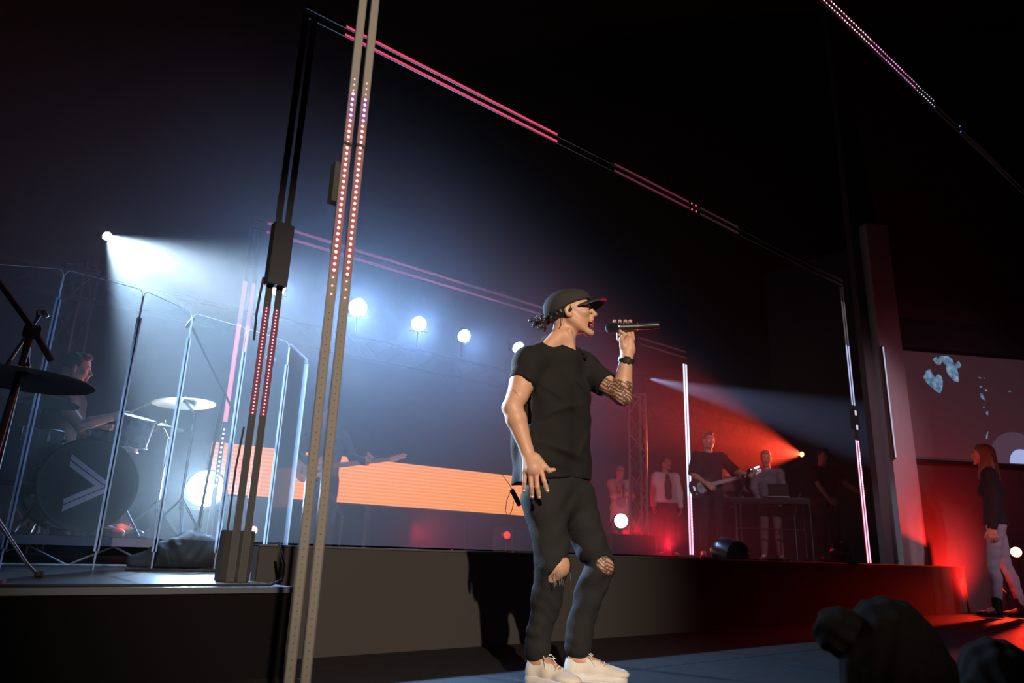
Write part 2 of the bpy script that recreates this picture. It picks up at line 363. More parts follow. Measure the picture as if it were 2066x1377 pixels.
def build_body(s, J, sc=1., hs=1., hands=True, open_=0., k=.014, fem=False, fine=True, arms=1., feet=True, cap=False, lk=1.):
    cf, cl = J['cf'], J['cl']; torso(s, J, -.010, cl, sc, fem=fem)
    hk = J.get('hk', 1.)
    s.cone(J['neck']-cf*.005, J['head']+J['HR']@np.array((-.035, 0, -.035)), .060*sc*arms, .053*sc*hk, .02)
    for q in 'RL':
        a, e, w = J['s'+q], J['e'+q], J['w'+q]; g = arms*sc; m = a+(e-a)*.45; f = e+(w-e)*.28
        s.ball(a, .060*g, .02); s.cone(a, m, .056*g, .052*g, .02); s.cone(m, e, .052*g, .041*g, .02); s.cone(e, f, .042*g, .044*g, .012); s.cone(f, w, .044*g, .028*g, .012)
        h, n, t = J['hip'+q], J['kn'+q], J['an'+q]; c = n+(t-n)*.3-cf*.015
        s.cone(h, n, .088*sc*lk, .053*sc*lk, .02); s.cone(n, c, .052*sc*lk, .054*sc*lk, .015); s.cone(c, t, .054*sc*lk, .034*sc, .015)
        ft = J['toe'+q]
        if feet: s.cone(t, ft, .038*sc, .028*sc, .02)
        if hands and J.get('hand'+q): add_hand(s, w, *J['hand'+q][0], **J['hand'+q][1])
    add_head(s, J['head'], J['HR'], hs, open_, fine, cap)
def bounds(J, m=.16):
    P = np.array([v for kk, v in J.items() if isinstance(v, np.ndarray) and v.shape == (3,) and kk not in ('cf', 'cl')]); return P.min(0)-m, P.max(0)+m
def wrinkle(seed, amp, sc=(14, 14, 20), tilt=.6):
    r = np.random.RandomState(seed); ph = r.rand(12)*6.28; fr = .7+.6*r.rand(12)
    def fn(x, y, z):
        a = np.sin(sc[2]*fr[0]*(z+tilt*x)+2.2*np.sin(sc[0]*fr[1]*x+ph[0])+1.5*np.sin(sc[1]*fr[2]*y+ph[1])+ph[2])
        b = np.sin(sc[2]*1.9*fr[3]*(z-tilt*x*.8)+2*np.sin(sc[0]*1.3*fr[4]*(x+y)+ph[3])+ph[4])
        m = .5+.5*np.sin(6*fr[5]*x+5*fr[6]*y+7*fr[7]*z+ph[5]); return amp*(a*m+.5*b*(1-m))
    return fn
def shirt_of(J, m, parent, g=.010, sleeve=.5, long_=False, sc=1., vox=.008, hem=.06, seed=1, amp=.004, fem=False, name='shirt', neck=.06, open_=0., arms=1.):
    lo, hi = bounds(J, .2); lo = lo.copy(); lo[2] = min(J['pelvis'][2], J['wR'][2], J['wL'][2])-hem-.1; hi = hi.copy(); hi[2] = J['neck'][2]+.1
    s = Sculpt(lo, hi, vox); cf, cl = J['cf'], J['cl']; torso(s, J, g, cl, sc, fem=fem)
    if hem > -.05:
        for sg in (-1, 1): s.cone(J['pelvis']+cl*sg*.055*sc-(0, 0, hem), J['waist']+cl*sg*.05*sc, .118*sc+g, .092*sc+g, .03, sq=(cf, 1.2), cut0=True)
    s.plane(J['pelvis']-(0, 0, hem), (0, 0, -1), lo, (hi[0], hi[1], J['pelvis'][2]), .004)
    for q in 'RL':
        a, e, w = J['s'+q], J['e'+q], J['w'+q]; ga = arms*sc
        s.ball(a, .060*ga+g, .03)
        if long_: s.cone(a, e, .056*ga+g, .044*ga+g, .03); s.cone(e, w+(w-e)*.02, .045*ga+g, .030*ga+g, .02, cut1=True)
        else: s.cone(a, a+(e-a)*sleeve, .056*ga+g, .056*ga+g*1.2, .03, cut1=True)
    # neckline: the neck column is cut out
    up = unit(J['head']-J['neck']); s.cone(J['neck']+up*.005, J['neck']+up*.12, neck, neck*1.5, .008, sub=True)
    if open_: s.cone(J['neck']+cf*.14, J['waist']+cf*.16, open_, open_*1.3, .01, sub=True)
    if amp: s.displace(wrinkle(seed, amp))
    return s.link(name, m, parent)
def trousers_of(J, m, parent, g=.010, vox=.008, seed=2, amp=.005, sc=1., fem=False, wide=1., name='trousers', top=.04, rips=()):
    lo, hi = bounds(J, .2); hi = hi.copy(); hi[2] = J['waist'][2]+.08; lo = lo.copy(); s = Sculpt(lo, hi, vox); cf, cl = J['cf'], J['cl']
    for sg in (-1, 1): s.cone(J['pelvis']+cl*sg*.055*sc, J['waist']+cl*sg*.05*sc, (.112 if fem else .105)*sc+g, .090*sc+g, .03, sq=(cf, 1.2))
    for q in 'RL':
        h, n, t = J['hip'+q], J['kn'+q], J['an'+q]; c = n+(t-n)*.3-cf*.015; e = t+(t-n)*-.03
        s.cone(h, n, .092*sc+g, .056*sc*wide+g, .025); s.cone(n, c, .055*sc*wide+g, .056*sc*wide+g, .02); s.cone(c, e, .056*sc*wide+g, .042*sc*wide+g, .02, cut1=True)
    s.plane(J['waist']-(0, 0, top), (0, 0, 1), (lo[0], lo[1], J['waist'][2]-top-.05), hi)
    for c, r in rips: s.ball(c, r, .004, sub=True)
    if amp: s.displace(wrinkle(seed, amp, (16, 16, 26), .3))
    return s.link(name, m, parent)
def shoe_of(a, toe, m, parent, k=1., h=.10, sole=None, name='shoe', boot=0.):
    """low shoe: upper with a separate sole; a ankle joint, toe direction point"""
    f = np.array(toe, float)-a; f[2] = 0; f = unit(f); l = np.array((-f[1], f[0], 0)); up = np.array((0, 0, 1.)); R = np.stack([f, l, up], 1); z0 = a[2]-.085*k
    o = np.array((a[0], a[1], z0))-f*.055*k; p = lambda x, y, z: o+R@(np.array((x, y, z))*k)
    s = Sculpt(np.minimum(o, o+f*.3)-.12, np.maximum(o, o+f*.3)+.14+boot, .005)
    s.cone(p(.045, 0, .05), p(.10, 0, .045), .042*k, .040*k, .02); s.cone(p(.10, 0, .045), p(.225, 0, .028), .040*k, .030*k, .02); s.ball(p(.215, 0, .035), np.array((.055, .046, .026))*k, .02, R)
    s.cone(p(.05, 0, .05), p(.055, 0, h+boot/k), .040*k, .043*k, .02, cut1=True)
    s.plane(p(0, 0, .014), (0, 0, -1), o-.3, o+.4, .003); up_ = s.link(name, m, parent)
    s = Sculpt(np.minimum(o, o+f*.3)-.1, np.maximum(o, o+f*.3)+.1, .005)
    s.cone(p(.045, 0, .012), p(.21, .004, .012), .044*k, .049*k, .01); s.plane(p(0, 0, .024), (0, 0, 1), o-.3, o+.4, .002); s.plane(p(0, 0, 0), (0, 0, -1), o-.3, o+.4, .002)
    s.link('sole', sole or mat('dark_sole', (.03, .03, .03), .7), up_)
    return up_
def hair_of(J, m, parent, style='short', k=1., seed=3, vox=.006):
    o, R = J['head'], J['HR']; p = lambda x, y, z: o+R@(np.array((x, y, z))*k); s = Sculpt(o-.45, o+.30, vox) if style == 'long' else Sculpt(o-.2, o+.22, vox)
    if style == 'short':
        s.ball(p(-.014, 0, .060), np.array((.104, .083, .084))*k, .01, R); s.ball(p(.045, 0, .115), np.array((.050, .055, .030))*k, .02, R)
        s.ball(p(.105, 0, .01), np.array((.062, .09, .075))*k, .012, R, sub=True); s.ball(p(.0, 0, -.105), np.array((.14, .1, .095))*k, .012, R, sub=True)
        for y in (-1, 1): s.ball(p(.0, y*.085, .0), np.array((.026, .02, .040))*k, .004, R, sub=True)
    elif style == 'buzz':
        s.ball(p(-.013, 0, .054), np.array((.101, .079, .084))*k, .01, R); s.ball(p(.105, 0, .02), np.array((.060, .09, .08))*k, .01, R, sub=True); s.ball(p(.0, 0, -.1), np.array((.14, .1, .09))*k, .01, R, sub=True)
    elif style == 'long':
        s.ball(p(-.018, 0, .055), np.array((.110, .088, .090))*k, .01, R)
        for y in (-1, 1):
            s.cone(p(-.01, y*.066, .03), p(.005, y*.078, -.12), .034*k, .032*k, .02, sq=(R[:, 1], 1.5)); s.cone(p(.005, y*.078, -.12), p(.045, y*.095, -.26), .032*k, .018*k, .02, sq=(R[:, 1], 1.4))
            s.cone(p(-.06, y*.048, .02), p(-.085, y*.07, -.27), .055*k, .045*k, .03)
        s.cone(p(-.080, 0, .02), p(-.125, 0, -.27), .058*k, .045*k, .03)
        s.ball(p(.105, 0, -.01), np.array((.062, .072, .085))*k, .012, R, sub=True)
    sd = np.random.RandomState(seed).rand(4)*6
    u = R
    s.displace(lambda x, y, z: .0022*np.sin(150*(x*u[0, 1]+y*u[1, 1])+sd[0]+2*np.sin(30*z))+.002*np.sin(110*(x+y*.6)+sd[1]+12*z))
    return s.link('hair', m, parent)
def stance(face, h=1.8, spread=.13, hR=None, hL=None, head_yaw=0., head_pitch=0., poleR=(-.3, -1, -.6), poleL=(-.3, 1, -.6), lean=0., knee=.0, fem=False, handR=None, handL=None, hs=1., legs=None):
    """joints of a standing figure; face = heading in radians, coordinates x forward, y left, z up scaled by height"""
    q = h/1.80; c, s_ = cos(face), sin(face); Rz = np.array(((c, -s_, 0), (s_, c, 0), (0, 0, 1.)))
    T = lambda x, y, z: Rz@np.array((x*q+lean*max(0, z-.95)*q, y*q, z*q)); J = {}
    sh = .165 if fem else .185
    J['cf'] = Rz@np.array((1., 0, 0)); J['cl'] = Rz@np.array((0, 1., 0))
    J['pelvis'] = T(0, 0, .95); J['waist'] = T(.005, 0, 1.08); J['chest'] = T(0, 0, 1.28); J['neck'] = T(-.01, 0, 1.49)
    J['sR'] = T(0, -sh, 1.43); J['sL'] = T(0, sh, 1.43)
    J['head'] = T(.03, 0, 1.665); cy, sy = cos(head_yaw), sin(head_yaw); cp, sp = cos(head_pitch), sin(head_pitch)
    J['HR'] = frame(Rz@np.array((cy*cp, sy*cp, sp)))
    for Q, sg, hp, pole in (('R', -1, hR, poleR), ('L', 1, hL, poleL)):
        if hp is None: hp = (.03, sg*.27, .86)
        J['e'+Q], J['w'+Q] = ik(J['s'+Q], T(*hp), .29*q, .26*q, Rz@np.array(pole, float))
        lx = 0 if legs is None else legs[0 if sg < 0 else 1]
        J['hip'+Q] = T(0, sg*.085, .92); J['an'+Q] = T(lx, sg*spread, .085)
        J['kn'+Q] = (J['hip'+Q]+J['an'+Q])/2+J['cf']*(.03+knee)*q+np.array((0, 0, .02)); J['toe'+Q] = J['an'+Q]+Rz@np.array((.15, sg*.05, -.055))*q
        hd = (handR if sg < 0 else handL)
        if hd is None: hd = ((0, 0, -1.), (0, sg*1., 0), (1., 0, 0), .35)
        J['hand'+Q] = ((Rz@np.array(hd[0], float), Rz@np.array(hd[1], float), Rz@np.array(hd[2], float)), dict(curl=hd[3], size=q))
    return J
def person(label, J, loc, rz=0., skin=skin_far, hair=('short', (.03, .02, .015)), top=None, legs=None, shoes=(.02, .02, .02), vox=.008, hs=1., fem=False, open_=0., group=None, sc=1., jacket=None):
    t = thing('person', label, 'person', loc, rz, group)
    lo, hi = bounds(J, .2); s = Sculpt(lo, hi, vox); build_body(s, J, sc, hs, open_=open_, fem=fem, fine=vox < .007)
    s.link('body', skin, t, head_regions(J['head'], J['HR'], hs, open_)); add_eyes(t, J['head'], J['HR'], hs)
    if hair: hair_of(J, mat('hair_%d' % (hash(hair[1]) % 999), hair[1], .95 if max(hair[1]) < .008 else .5, var=.3, scale=60, spec=.05 if max(hair[1]) < .008 else .5), t, hair[0], hs, vox=.005)
    if top: shirt_of(J, parent=t, vox=vox, sc=sc, fem=fem, **top)
    if jacket: shirt_of(J, parent=t, vox=vox, sc=sc, fem=fem, **jacket)
    if legs: trousers_of(J, parent=t, vox=vox, sc=sc, fem=fem, **legs)
    for q in 'RL': shoe_of(J['an'+q], J['toe'+q], mat('shoe_%d' % (hash(shoes) % 999), shoes, .5), t)
    return t
# ---------------------------------------------------------------- the singer
AZ = radians(43.7); WD = np.array((sin(AZ), cos(AZ), 0)); UD = np.array((cos(AZ), -sin(AZ), 0)); SD = 3.50; SO = WD*SD
def S(px, py, dw=0.):
    """point on the line of sight, dw metres behind the singer's own plane, in the singer's axes (x right, y away, z up)"""
    d = ray(px, py); p = CAM+d*((SD+dw)/(d@WD)); q = p-SO; return np.array((q@UD, q@WD, p[2]))
def make_singer():
    t = thing('person', 'singer in black cap, black T-shirt and ripped black jeans holding a microphone to his mouth', 'person', SO, -AZ)
    J = {}; J['cf'] = unit((.80, -.60, 0)); J['cl'] = np.array((.60, .80, 0))
    J['pelvis'] = S(1124, 992); J['waist'] = S(1122, 905, .0); J['chest'] = S(1124, 802, .0); J['neck'] = S(1137, 716, .0)
    J['sR'] = S(1068, 735, -.15); J['eR'] = S(1034, 822, -.26); J['wR'] = S(1062, 905, -.27)
    J['sL'] = S(1176, 742, .14); J['eL'] = S(1253, 797, .03); J['wL'] = S(1264, 722, -.01)
    J['head'] = S(1151, 636, 0); J['HR'] = frame((.985, -.05, .13))
    J['hipR'] = S(1098, 1010, -.07); J['knR'] = S(1119, 1140, -.13); J['anR'] = np.array((*S(1086, 1330, -.10)[:2], .092)); J['toeR'] = J['anR']+np.array((.115, -.10, -.05))
    J['hipL'] = S(1156, 1008, .08); J['knL'] = S(1209, 1140, .04); J['anL'] = np.array((*S(1164, 1330, .02)[:2], .092)); J['toeL'] = J['anL']+np.array((.15, -.015, -.05))
    hs = 1.07; J['hk'] = 1.05
    lo, hi = bounds(J, .14); lo = lo.copy(); hi = hi.copy(); lo[2] = -.0; hi[2] = J['head'][2]+.2; s = Sculpt(lo, hi, .0042)
    build_body(s, J, 1., hs, hands=False, open_=.35, arms=1.08, feet=True, cap=True, lk=.80)
    for q in 'RL': s.ball(J['kn'+q]+J['cf']*.012, .060, .02)
    # neck muscle, throat
    s.cone(S(1148, 668, -.06), S(1155, 706, -.03), .014, .014, .02); s.cone(S(1126, 682, -.04), S(1096, 712, -.08), .045, .040, .03)
    # right hand, relaxed, back of the hand to the house
    hw = J['wR']; kn = [S(1059, 951, -.285), S(1070, 954, -.295), S(1082, 952, -.30), S(1091, 946, -.30)]
    s.cone(hw, (kn[1]+kn[2])/2-(0, 0, -.02), .027, .036, .014, sq=((0, 1, 0), 1.3))
    for kq in kn: s.cone(hw+(0, 0, -.01), kq, .015, .0125, .012)
    tips = [((1058, 972, -.285), (1057, 990, -.27)), ((1072, 981, -.295), (1074, 1002, -.275)), ((1084, 982, -.30), (1088, 1003, -.28)), ((1098, 970, -.31), (1105, 990, -.30))]
    for kq, (m, e), r in zip(kn, tips, (.0105, .0115, .0118, .0115)):
        m, e = S(*m), S(*e); s.cone(kq, m, r, r*.93, .004); mid = m+(e-m)*.5; s.cone(m, mid, r*.93, r*.86, .003); s.cone(mid, e, r*.86, r*.72, .003)
    s.cone(S(1082, 922, -.285), S(1099, 941, -.29), .019, .014, .014); s.cone(S(1099, 941, -.29), S(1108, 949, -.285), .0135, .0115, .006); s.cone(S(1108, 949, -.285), S(1118, 947, -.28), .0115, .0088, .004)
    # left hand round the microphone
    w = J['wL']; pc = S(1265, 690, .0); s.cone(w, S(1266, 706, -.005), .030, .034, .014, sq=((0, 1, 0), 1.2)); s.cone(S(1266, 706, -.005), pc, .034, .030, .014, sq=((0, 1, 0), 1.15))
    s.cone(S(1272, 704, -.01), S(1271, 688, -.012), .022, .020, .014)
    for i, (bx, tx) in enumerate(((1247, 1240), (1257, 1251), (1267, 1262), (1275, 1272))):
        a = S(bx+2, 684, .012); b = S(bx, 668, .030); c = S(tx, 655, .031); d = S(tx, 647.5, .008); e = S(tx, 648.5, -.012)
        s.cone(pc+(0, .005, 0), a, .016, .012, .012)
        for p, q, r0, r1 in ((a, b, .0108, .0102), (b, c, .0102, .0098), (c, d, .0096, .009), (d, e, .009, .0078)): s.cone(p, q, r0, r1, .003)
    s.cone(S(1257, 697, -.018), S(1254, 684, -.032), .018, .013, .012); s.cone(S(1254, 684, -.032), S(1261, 675, -.040), .013, .0115, .006); s.cone(S(1261, 675, -.040), S(1251, 668, -.037), .0115, .009, .004)
    # muscle shapes of the right arm
    s.ball(J['eR']+(-.022, .01, .0), .024, .02); s.cone(J['sR']+(J['eR']-J['sR'])*.35+np.array((.012, -.012, 0)), J['sR']+(J['eR']-J['sR'])*.75+np.array((.018, -.01, 0)), .040, .034, .02)
    s.ball(J['eL']+np.array((.018, .0, -.020)), .030, .03)
    tat = mat('tattooed_skin', (.56, .31, .2), .5); N, L, b = nodes(tat)
    nt = tat.node_tree; tc = N.new('ShaderNodeTexCoord')
    def wave(rot, sc, dist, kind='BANDS', prof='SIN'):
        mp = N.new('ShaderNodeMapping'); mp.inputs['Rotation'].default_value = rot; L.new(tc.outputs['Object'], mp.inputs[0])
        q = N.new('ShaderNodeTexWave'); q.wave_type = kind; q.wave_profile = prof; q.inputs['Scale'].default_value = sc; q.inputs['Distortion'].default_value = dist; q.inputs['Detail'].default_value = 1; q.inputs['Detail Scale'].default_value = 1.5
        L.new(mp.outputs[0], q.inputs[0]); return q.outputs['Fac']
    def mth(op, x, y):
        q = N.new('ShaderNodeMath'); q.operation = op
        for i, v in enumerate((x, y)):
            if isinstance(v, (int, float)): q.inputs[i].default_value = v
            else: L.new(v, q.inputs[i])
        return q.outputs[0]
    w1 = mth('GREATER_THAN', wave((0, radians(60), 0), 20, 4.5), .50); w2 = mth('GREATER_THAN', wave((0, radians(-35), .4), 26, 5, 'BANDS', 'TRI'), .38); w3 = mth('GREATER_THAN', wave((0, radians(20), 0), 7, 2), .5)
    pat = mth('MAXIMUM', w1, mth('MULTIPLY', w2, w3)); pat = mth('MULTIPLY', pat, .82)
    mx = N.new('ShaderNodeMix'); mx.data_type = 'RGBA'; mx.inputs[6].default_value = (.56, .31, .20, 1); mx.inputs[7].default_value = (.035, .028, .028, 1)
    L.new(pat, mx.inputs[0]); L.new(mx.outputs[2], b.inputs['Base Color'])
    eL, sL, wL, kL = J['eL'], J['sL'], J['wL'], J['knL']; wv = unit(wL-eL)
    def tatt(x, y, z):
        a = (x-eL[0])**2+(y-eL[1])**2+(z-eL[2])**2; f = (x-eL[0])*wv[0]+(y-eL[1])*wv[1]+(z-eL[2])*wv[2]
        return ((a < .21**2) & (x > sL[0]+.02) & (f < .075)) | (((x-kL[0])**2+(y-kL[1])**2+(z-kL[2])**2) < .1**2)
    body = s.link('body', skin_tan, t, head_regions(J['head'], J['HR'], hs, .35)+[(tatt, tat)])
    add_eyes(t, J['head'], J['HR'], hs)
    # nails
    for m, e in tips:
        e = S(*e); q = B(); q.lathe([(.0005, .004), (.0048, .003), (.0052, 0), (.0048, -.004)], e+np.array((0, -.0068, .002)), (0, -1, .15), 10); q.build('fingernail', mat('nail', (.72, .45, .36), .3), body, True)
    # T-shirt
    lo2 = np.array((lo[0], lo[1], J['pelvis'][2]-.05)); hi2 = np.array((hi[0], hi[1], J['neck'][2]+.1)); s = Sculpt(lo2, hi2, .005); cf, cl = J['cf'], J['cl']
    torso(s, J, .010, cl, 1.02); hemz = J['pelvis'][2]+.055
    for sg in (-1, 1): s.cone(J['pelvis']+cl*sg*.075-(0, 0, .02)+np.array((-.01 if sg < 0 else .0, 0, 0)), J['chest']+cl*sg*.075, .126, .125, .04, sq=(cf, 1.1), cut0=True)
    s.cone(S(1062, 990, .05), S(1060, 800, .0), .075, .07, .06); s.plane((0, 0, hemz), (.10, 0, -1), lo2, (hi2[0], hi2[1], hemz+.12), .006)
    s.cone(J['neck']-(0, 0, .0), J['sR']+(0, .01, .01), .06, .062, .04); s.cone(J['neck'], J['sL']+(0, 0, .01), .06, .058, .04)
    for q, e0 in (('R', .47), ('L', .62)):
        a, e = J['s'+q], J['e'+q]; s.ball(a, .074, .03); s.cone(a, a+(e-a)*e0, .070, .069, .03, cut1=True)
        s.cone(a+(e-a)*(e0-.14), a+(e-a)*(e0-.12), .0725, .0725, .002) if q == 'R' else None
    s.plane(J['sR']+(J['eR']-J['sR'])*.47, J['eR']-J['sR'], (lo2[0], lo2[1], J['eR'][2]-.05), J['sR']+(-.05, .05, .0)+np.array((.06, 0, .02)), .003)
    up = unit(J['head']-J['neck']+np.array((.02, 0, 0))); nb = S(1143, 694, 0); s.cone(S(1112, 696, .01), J['sR']+(0, .01, .012), .050, .06, .04); s.cone(S(1114, 694, .03), J['sL']+(0, 0, .01), .045, .056, .04); up = unit(up+np.array((-.10, 0, 0))); s.cone(nb+np.array((.004, -.006, 0)), nb+up*.14, .060, .085, .018, sub=True)
    wr = wrinkle(7, .008, (9, 9, 14), .9); wr2 = wrinkle(11, .0045, (18, 15, 30), -.5)
    def folds(x, y, z):
        g = np.zeros_like(x)
        for (ax, az), (bx, bz), am, wd in ((S(1072, 775)[::2], S(1180, 845)[::2], .008, .018), (S(1080, 860)[::2], S(1185, 815)[::2], .006, .016), (S(1085, 900)[::2], S(1190, 930)[::2], .008, .02), (S(1060, 925)[::2], S(1150, 950)[::2], .009, .018), (S(1165, 930)[::2], S(1195, 860)[::2], .006, .014), (S(1070, 760)[::2], S(1075, 900)[::2], .006, .018), (S(1150, 760)[::2], S(1195, 800)[::2], .007, .014)):
            dx, dz = bx-ax, bz-az; L2 = dx*dx+dz*dz; tt = np.clip(((x-ax)*dx+(z-az)*dz)/L2, 0, 1); d = np.hypot(x-ax-tt*dx, z-az-tt*dz); g -= am*1.9*np.exp(-(d/wd)**2)*np.sin(pi*np.clip(tt, .03, .97))
        return g+wr(x, y, z)*np.clip((J['chest'][2]+.12-z)*6, .2, 1)+wr2(x, y, z)*.6
    s.displace(folds); s.link('shirt', black_cloth, t)
    # jeans
    lo3 = np.array((lo[0], lo[1], .02)); hi3 = np.array((hi[0], hi[1], J['waist'][2]+.02)); s = Sculpt(lo3, hi3, .005)
    for sg in (-1, 1): s.cone(J['pelvis']+cl*sg*.055-(0, 0, .0), J['waist']+cl*sg*.05-(0, 0, .02), .124, .108, .04, sq=(cf, 1.15))
    s.ball(J['pelvis']-cf*.05-np.array((0, 0, .05)), .115, .05); s.cone(J['pelvis']-(0, 0, .05), J['hipR']-(0, 0, .02), .10, .10, .03); s.cone(J['pelvis']-(0, 0, .05), J['hipL']-(0, 0, .02), .10, .10, .03)
    for q in 'RL':
        h, n, a = J['hip'+q], J['kn'+q], J['an'+q]; c = n+(a-n)*.35-cf*.02; e = np.array(a)+np.array((-.003, 0, .045))
        s.cone(h, n, .104, .072, .03); s.cone(n, c, .070, .066, .02); s.cone(c, e, .066, .054, .02, cut1=True)
        s.cone(e+(c-e)*.02, e+(c-e)*.10, .060, .060, .004)
        for i, (fz, am) in enumerate(((.05, .010),)): # creases behind the knee and stacked above the cuff
            z = n[2]+.05-fz; s.func((n[0]-.12, n[1]-.12, z-.04), (n[0]-.01, n[1]+.12, z+.04), lambda x, y, zz, z=z, n=n: np.sqrt(((x-n[0]+.075)*.6)**2+((zz-z)-.5*(x-n[0]+.075))**2+0*y)-.001, .026, True)
        for fz in (.16, .24): s.cone(e+(c-e)*fz-cl*.08, e+(c-e)*(fz+.02)+cl*.08, .058, .058, .02) if False else None
    s.plane(J['waist']+(0, 0, -.035), (0, 0, 1), (lo3[0], lo3[1], J['waist'][2]-.08), hi3)
    rR, rL = S(1121, 1160, -.195), S(1226, 1138, .0)
    ex = unit((.75, 0, .75)); 
    s.ball(rR, (.062, .060, .036), .003, np.stack([ex, (0, 1, 0), np.cross(ex, (0, 1, 0))], 1), sub=True)
    s.ball(rL+np.array((.004, -.03, .0)), (.050, .055, .044), .003, sub=True)
    w3, w4 = wrinkle(21, .009, (10, 10, 22), .5), wrinkle(23, .0045, (22, 22, 44), -.4)
    kz = J['knR'][2]
    s.displace(lambda x, y, z: w3(x, y, z)*(.35+1.0*np.exp(-((z-kz)/.13)**2)+.9*np.exp(-((z-.2)/.1)**2)+.7*np.exp(-((z-.86)/.08)**2))+w4(x, y, z)*.7)
    jeans = s.link('jeans', black_denim, t)
    # frayed threads at the rips, belt loops, fly seam
    q = B()
    for i in range(16):
        a = rR+np.array((random.uniform(-.02, .055), -.035, random.uniform(-.01, .03))); q.tube([a, a+np.array((random.uniform(-.01, .02), -.012, -.012)), a+np.array((random.uniform(-.005, .02), -.008, random.uniform(-.045, -.025)))], .0007, 4)
    q.build('frayed_thread', mat('thread', (.25, .24, .23), .8), jeans)
    # knee caps of skin showing through the rips
    sneaker(t, J['anR'], J['toeR'], 1.06); sneaker(t, J['anL'], J['toeL'], 1.06)
    # cap
    o, R = J['head'], J['HR']; p = lambda x, y, z: o+R@(np.array((x, y, z))*hs); s = Sculpt(o-.2, o+.26, .0034)
    s.ball(p(-.014, 0, .042), np.array((.113, .090, .088))*hs, .006, R); s.ball(p(.045, 0, .066), np.array((.064, .072, .054))*hs, .025, R)
    def loc(x, y, z): return [((x-o[0])*R[0, j]+(y-o[1])*R[1, j]+(z-o[2])*R[2, j])/hs for j in range(3)]
    def band(x, y, z):
        a, b, c = loc(x, y, z); return (.030+.30*a+np.where(a < 0, .10*a, 0)-c)*hs*.95
    s.func(o-.2, o+.25, band, .004, lim=True)
    s.ball(p(-.014, 0, .02), np.array((.100, .079, .062))*hs, .003, R, sub=True)
    s.ball(p(-.014, 0, .130), .009*hs, .003) # button
    s.displace(lambda x, y, z: -.0012*np.exp(-(loc(x, y, z)[1]/.0022)**2))
    crown = s.link('cap_crown', mat('cap_black', (.03, .03, .029), .85, var=.2, scale=200, bump=.2, spec=.3), t)
    s = Sculpt(o-.2, o+.28, .003)
    def brim(x, y, z):
        a, b, c = loc(x, y, z); rr = np.sqrt(((a-.070)/.112)**2+(b/.080)**2)-1; zz = .056+.12*(a-.09)-5.6*b*b-1.2*np.maximum(a-.09, 0)**2
        return np.maximum(np.maximum(rr*.07, np.abs(c-zz)*.9-.0028), .066-a-1.2*b*b*4)
    s.func(o-.19, o+.27, brim, .002); s.link('cap_brim', mat('brim_black', (.030, .028, .028), .55, var=.1, scale=200, bump=.1), crown)
    # hair below the cap and the curly bun
    s = Sculpt(o-.26, o+.16, .0036); s.ball(p(-.030, 0, .022), np.array((.090, .078, .062))*hs, .01, R); s.ball(p(.075, 0, .0), np.array((.085, .12, .10))*hs, .01, R, sub=True)
    for y in (-1, 1): s.ball(p(.0, y*.085, .0), np.array((.028, .022, .042))*hs, .004, R, sub=True)
    rr = np.random.RandomState(5); bc = p(-.148, -.01, -.022)
    for i in range(46):
        a = bc+rr.normal(0, 1, 3)*np.array((.021, .017, .018)); s.ball(a, .006+.006*rr.rand(), .004)
    s.cone(p(-.10, 0, -.012), bc, .022, .020, .01)
    s.displace(lambda x, y, z: .0016*np.sin(190*x+3*np.sin(70*z))+.0016*np.sin(210*z+2*np.sin(90*y)))
    s.link('hair', mat('dark_hair', (.022, .014, .011), .45, var=.3, scale=90, bump=.3), t)
    q = B()
    for i in range(60): # loose curls
        a = bc+unit(rr.normal(0, 1, 3))*.028; d = rr.normal(0, 1, 3)*.012; q.tube([a, a+d+unit(a-bc)*.006, a+d*.3+unit(a-bc)*.014, a-d*.6+unit(a-bc)*.012], .0009, 4)
    q.build('loose_curl', MATS['dark_hair'], t)['kind'] = 'stuff'
    # in-ear monitor with its cable, watch, bead band, lapel clip
    ear = p(.004, -.090, .0); q = B(); q.lathe([(.002, -.008), (.008, -.006), (.0085, .004), (.005, .008)], ear, (0, -1, .1), 12); q.tube([ear+(0, -.004, 0), ear+(.004, -.006, .022), ear+(-.006, -.004, .034), p(-.026, -.090, .01), p(-.045, -.075, -.06), p(-.09, -.05, -.115), p(-.125, -.03, -.165)], .0016, 6)
    q.build('in_ear_monitor', mat('gloss_black', (.02, .02, .02), .25), t, True)
    q = B(); wd_ = unit(J['wL']-J['eL']); wc = S(1264.5, 727, -.006); fr = frame(wd_, (0, 1, 0))
    def ring(c, R_, rx, ry, h, th, n=24):
        v = []; f = []
        for k in range(n):
            a = 2*pi*k/n
            for rr_, hh in ((0, -h), (0, h), (th, h), (th, -h)): v.append(c+R_@np.array((hh, (rx+rr_)*cos(a), (ry+rr_)*sin(a))))
        for k in range(n):
            j = (k+1) % n; f += [(4*k+i, 4*k+(i+1) % 4, 4*j+(i+1) % 4, 4*j+i) for i in range(4)]
        return v, f
    q.add(*ring(wc, fr, .0385, .0355, .010, .004)); wo = q.build('watch_strap', mat('watch_rubber', (.018, .018, .02), .4), t)
    q = B(); q.box((-.019, -.017, 0), (.019, .017, .010), np.stack([fr[:, 0], unit(fr[:, 1]), unit(fr[:, 2])], 1), wc+fr[:, 2]*.038*(-1 if fr[1, 2] > 0 else 1)); q.build('watch_case', MATS['gloss_black'], wo, bevel=.003)
    q = B(); a, e = J['sR'], J['eR']; bc2 = a+(e-a)*.80; fr = frame(unit((e-a)+np.array((-.28, 0, -.0)))); nb_ = 44
    for k in range(nb_):
        an = 2*pi*k/nb_; c = bc2+fr@np.array((0, .0500*cos(an), .0500*sin(an))); q.lathe([(.0015, -.002), (.0028, 0), (.0015, .002)], c, (0, 0, 1), 6)
    q.build('bead_band', mat('dark_bead', (.05, .03, .02), .5), t)
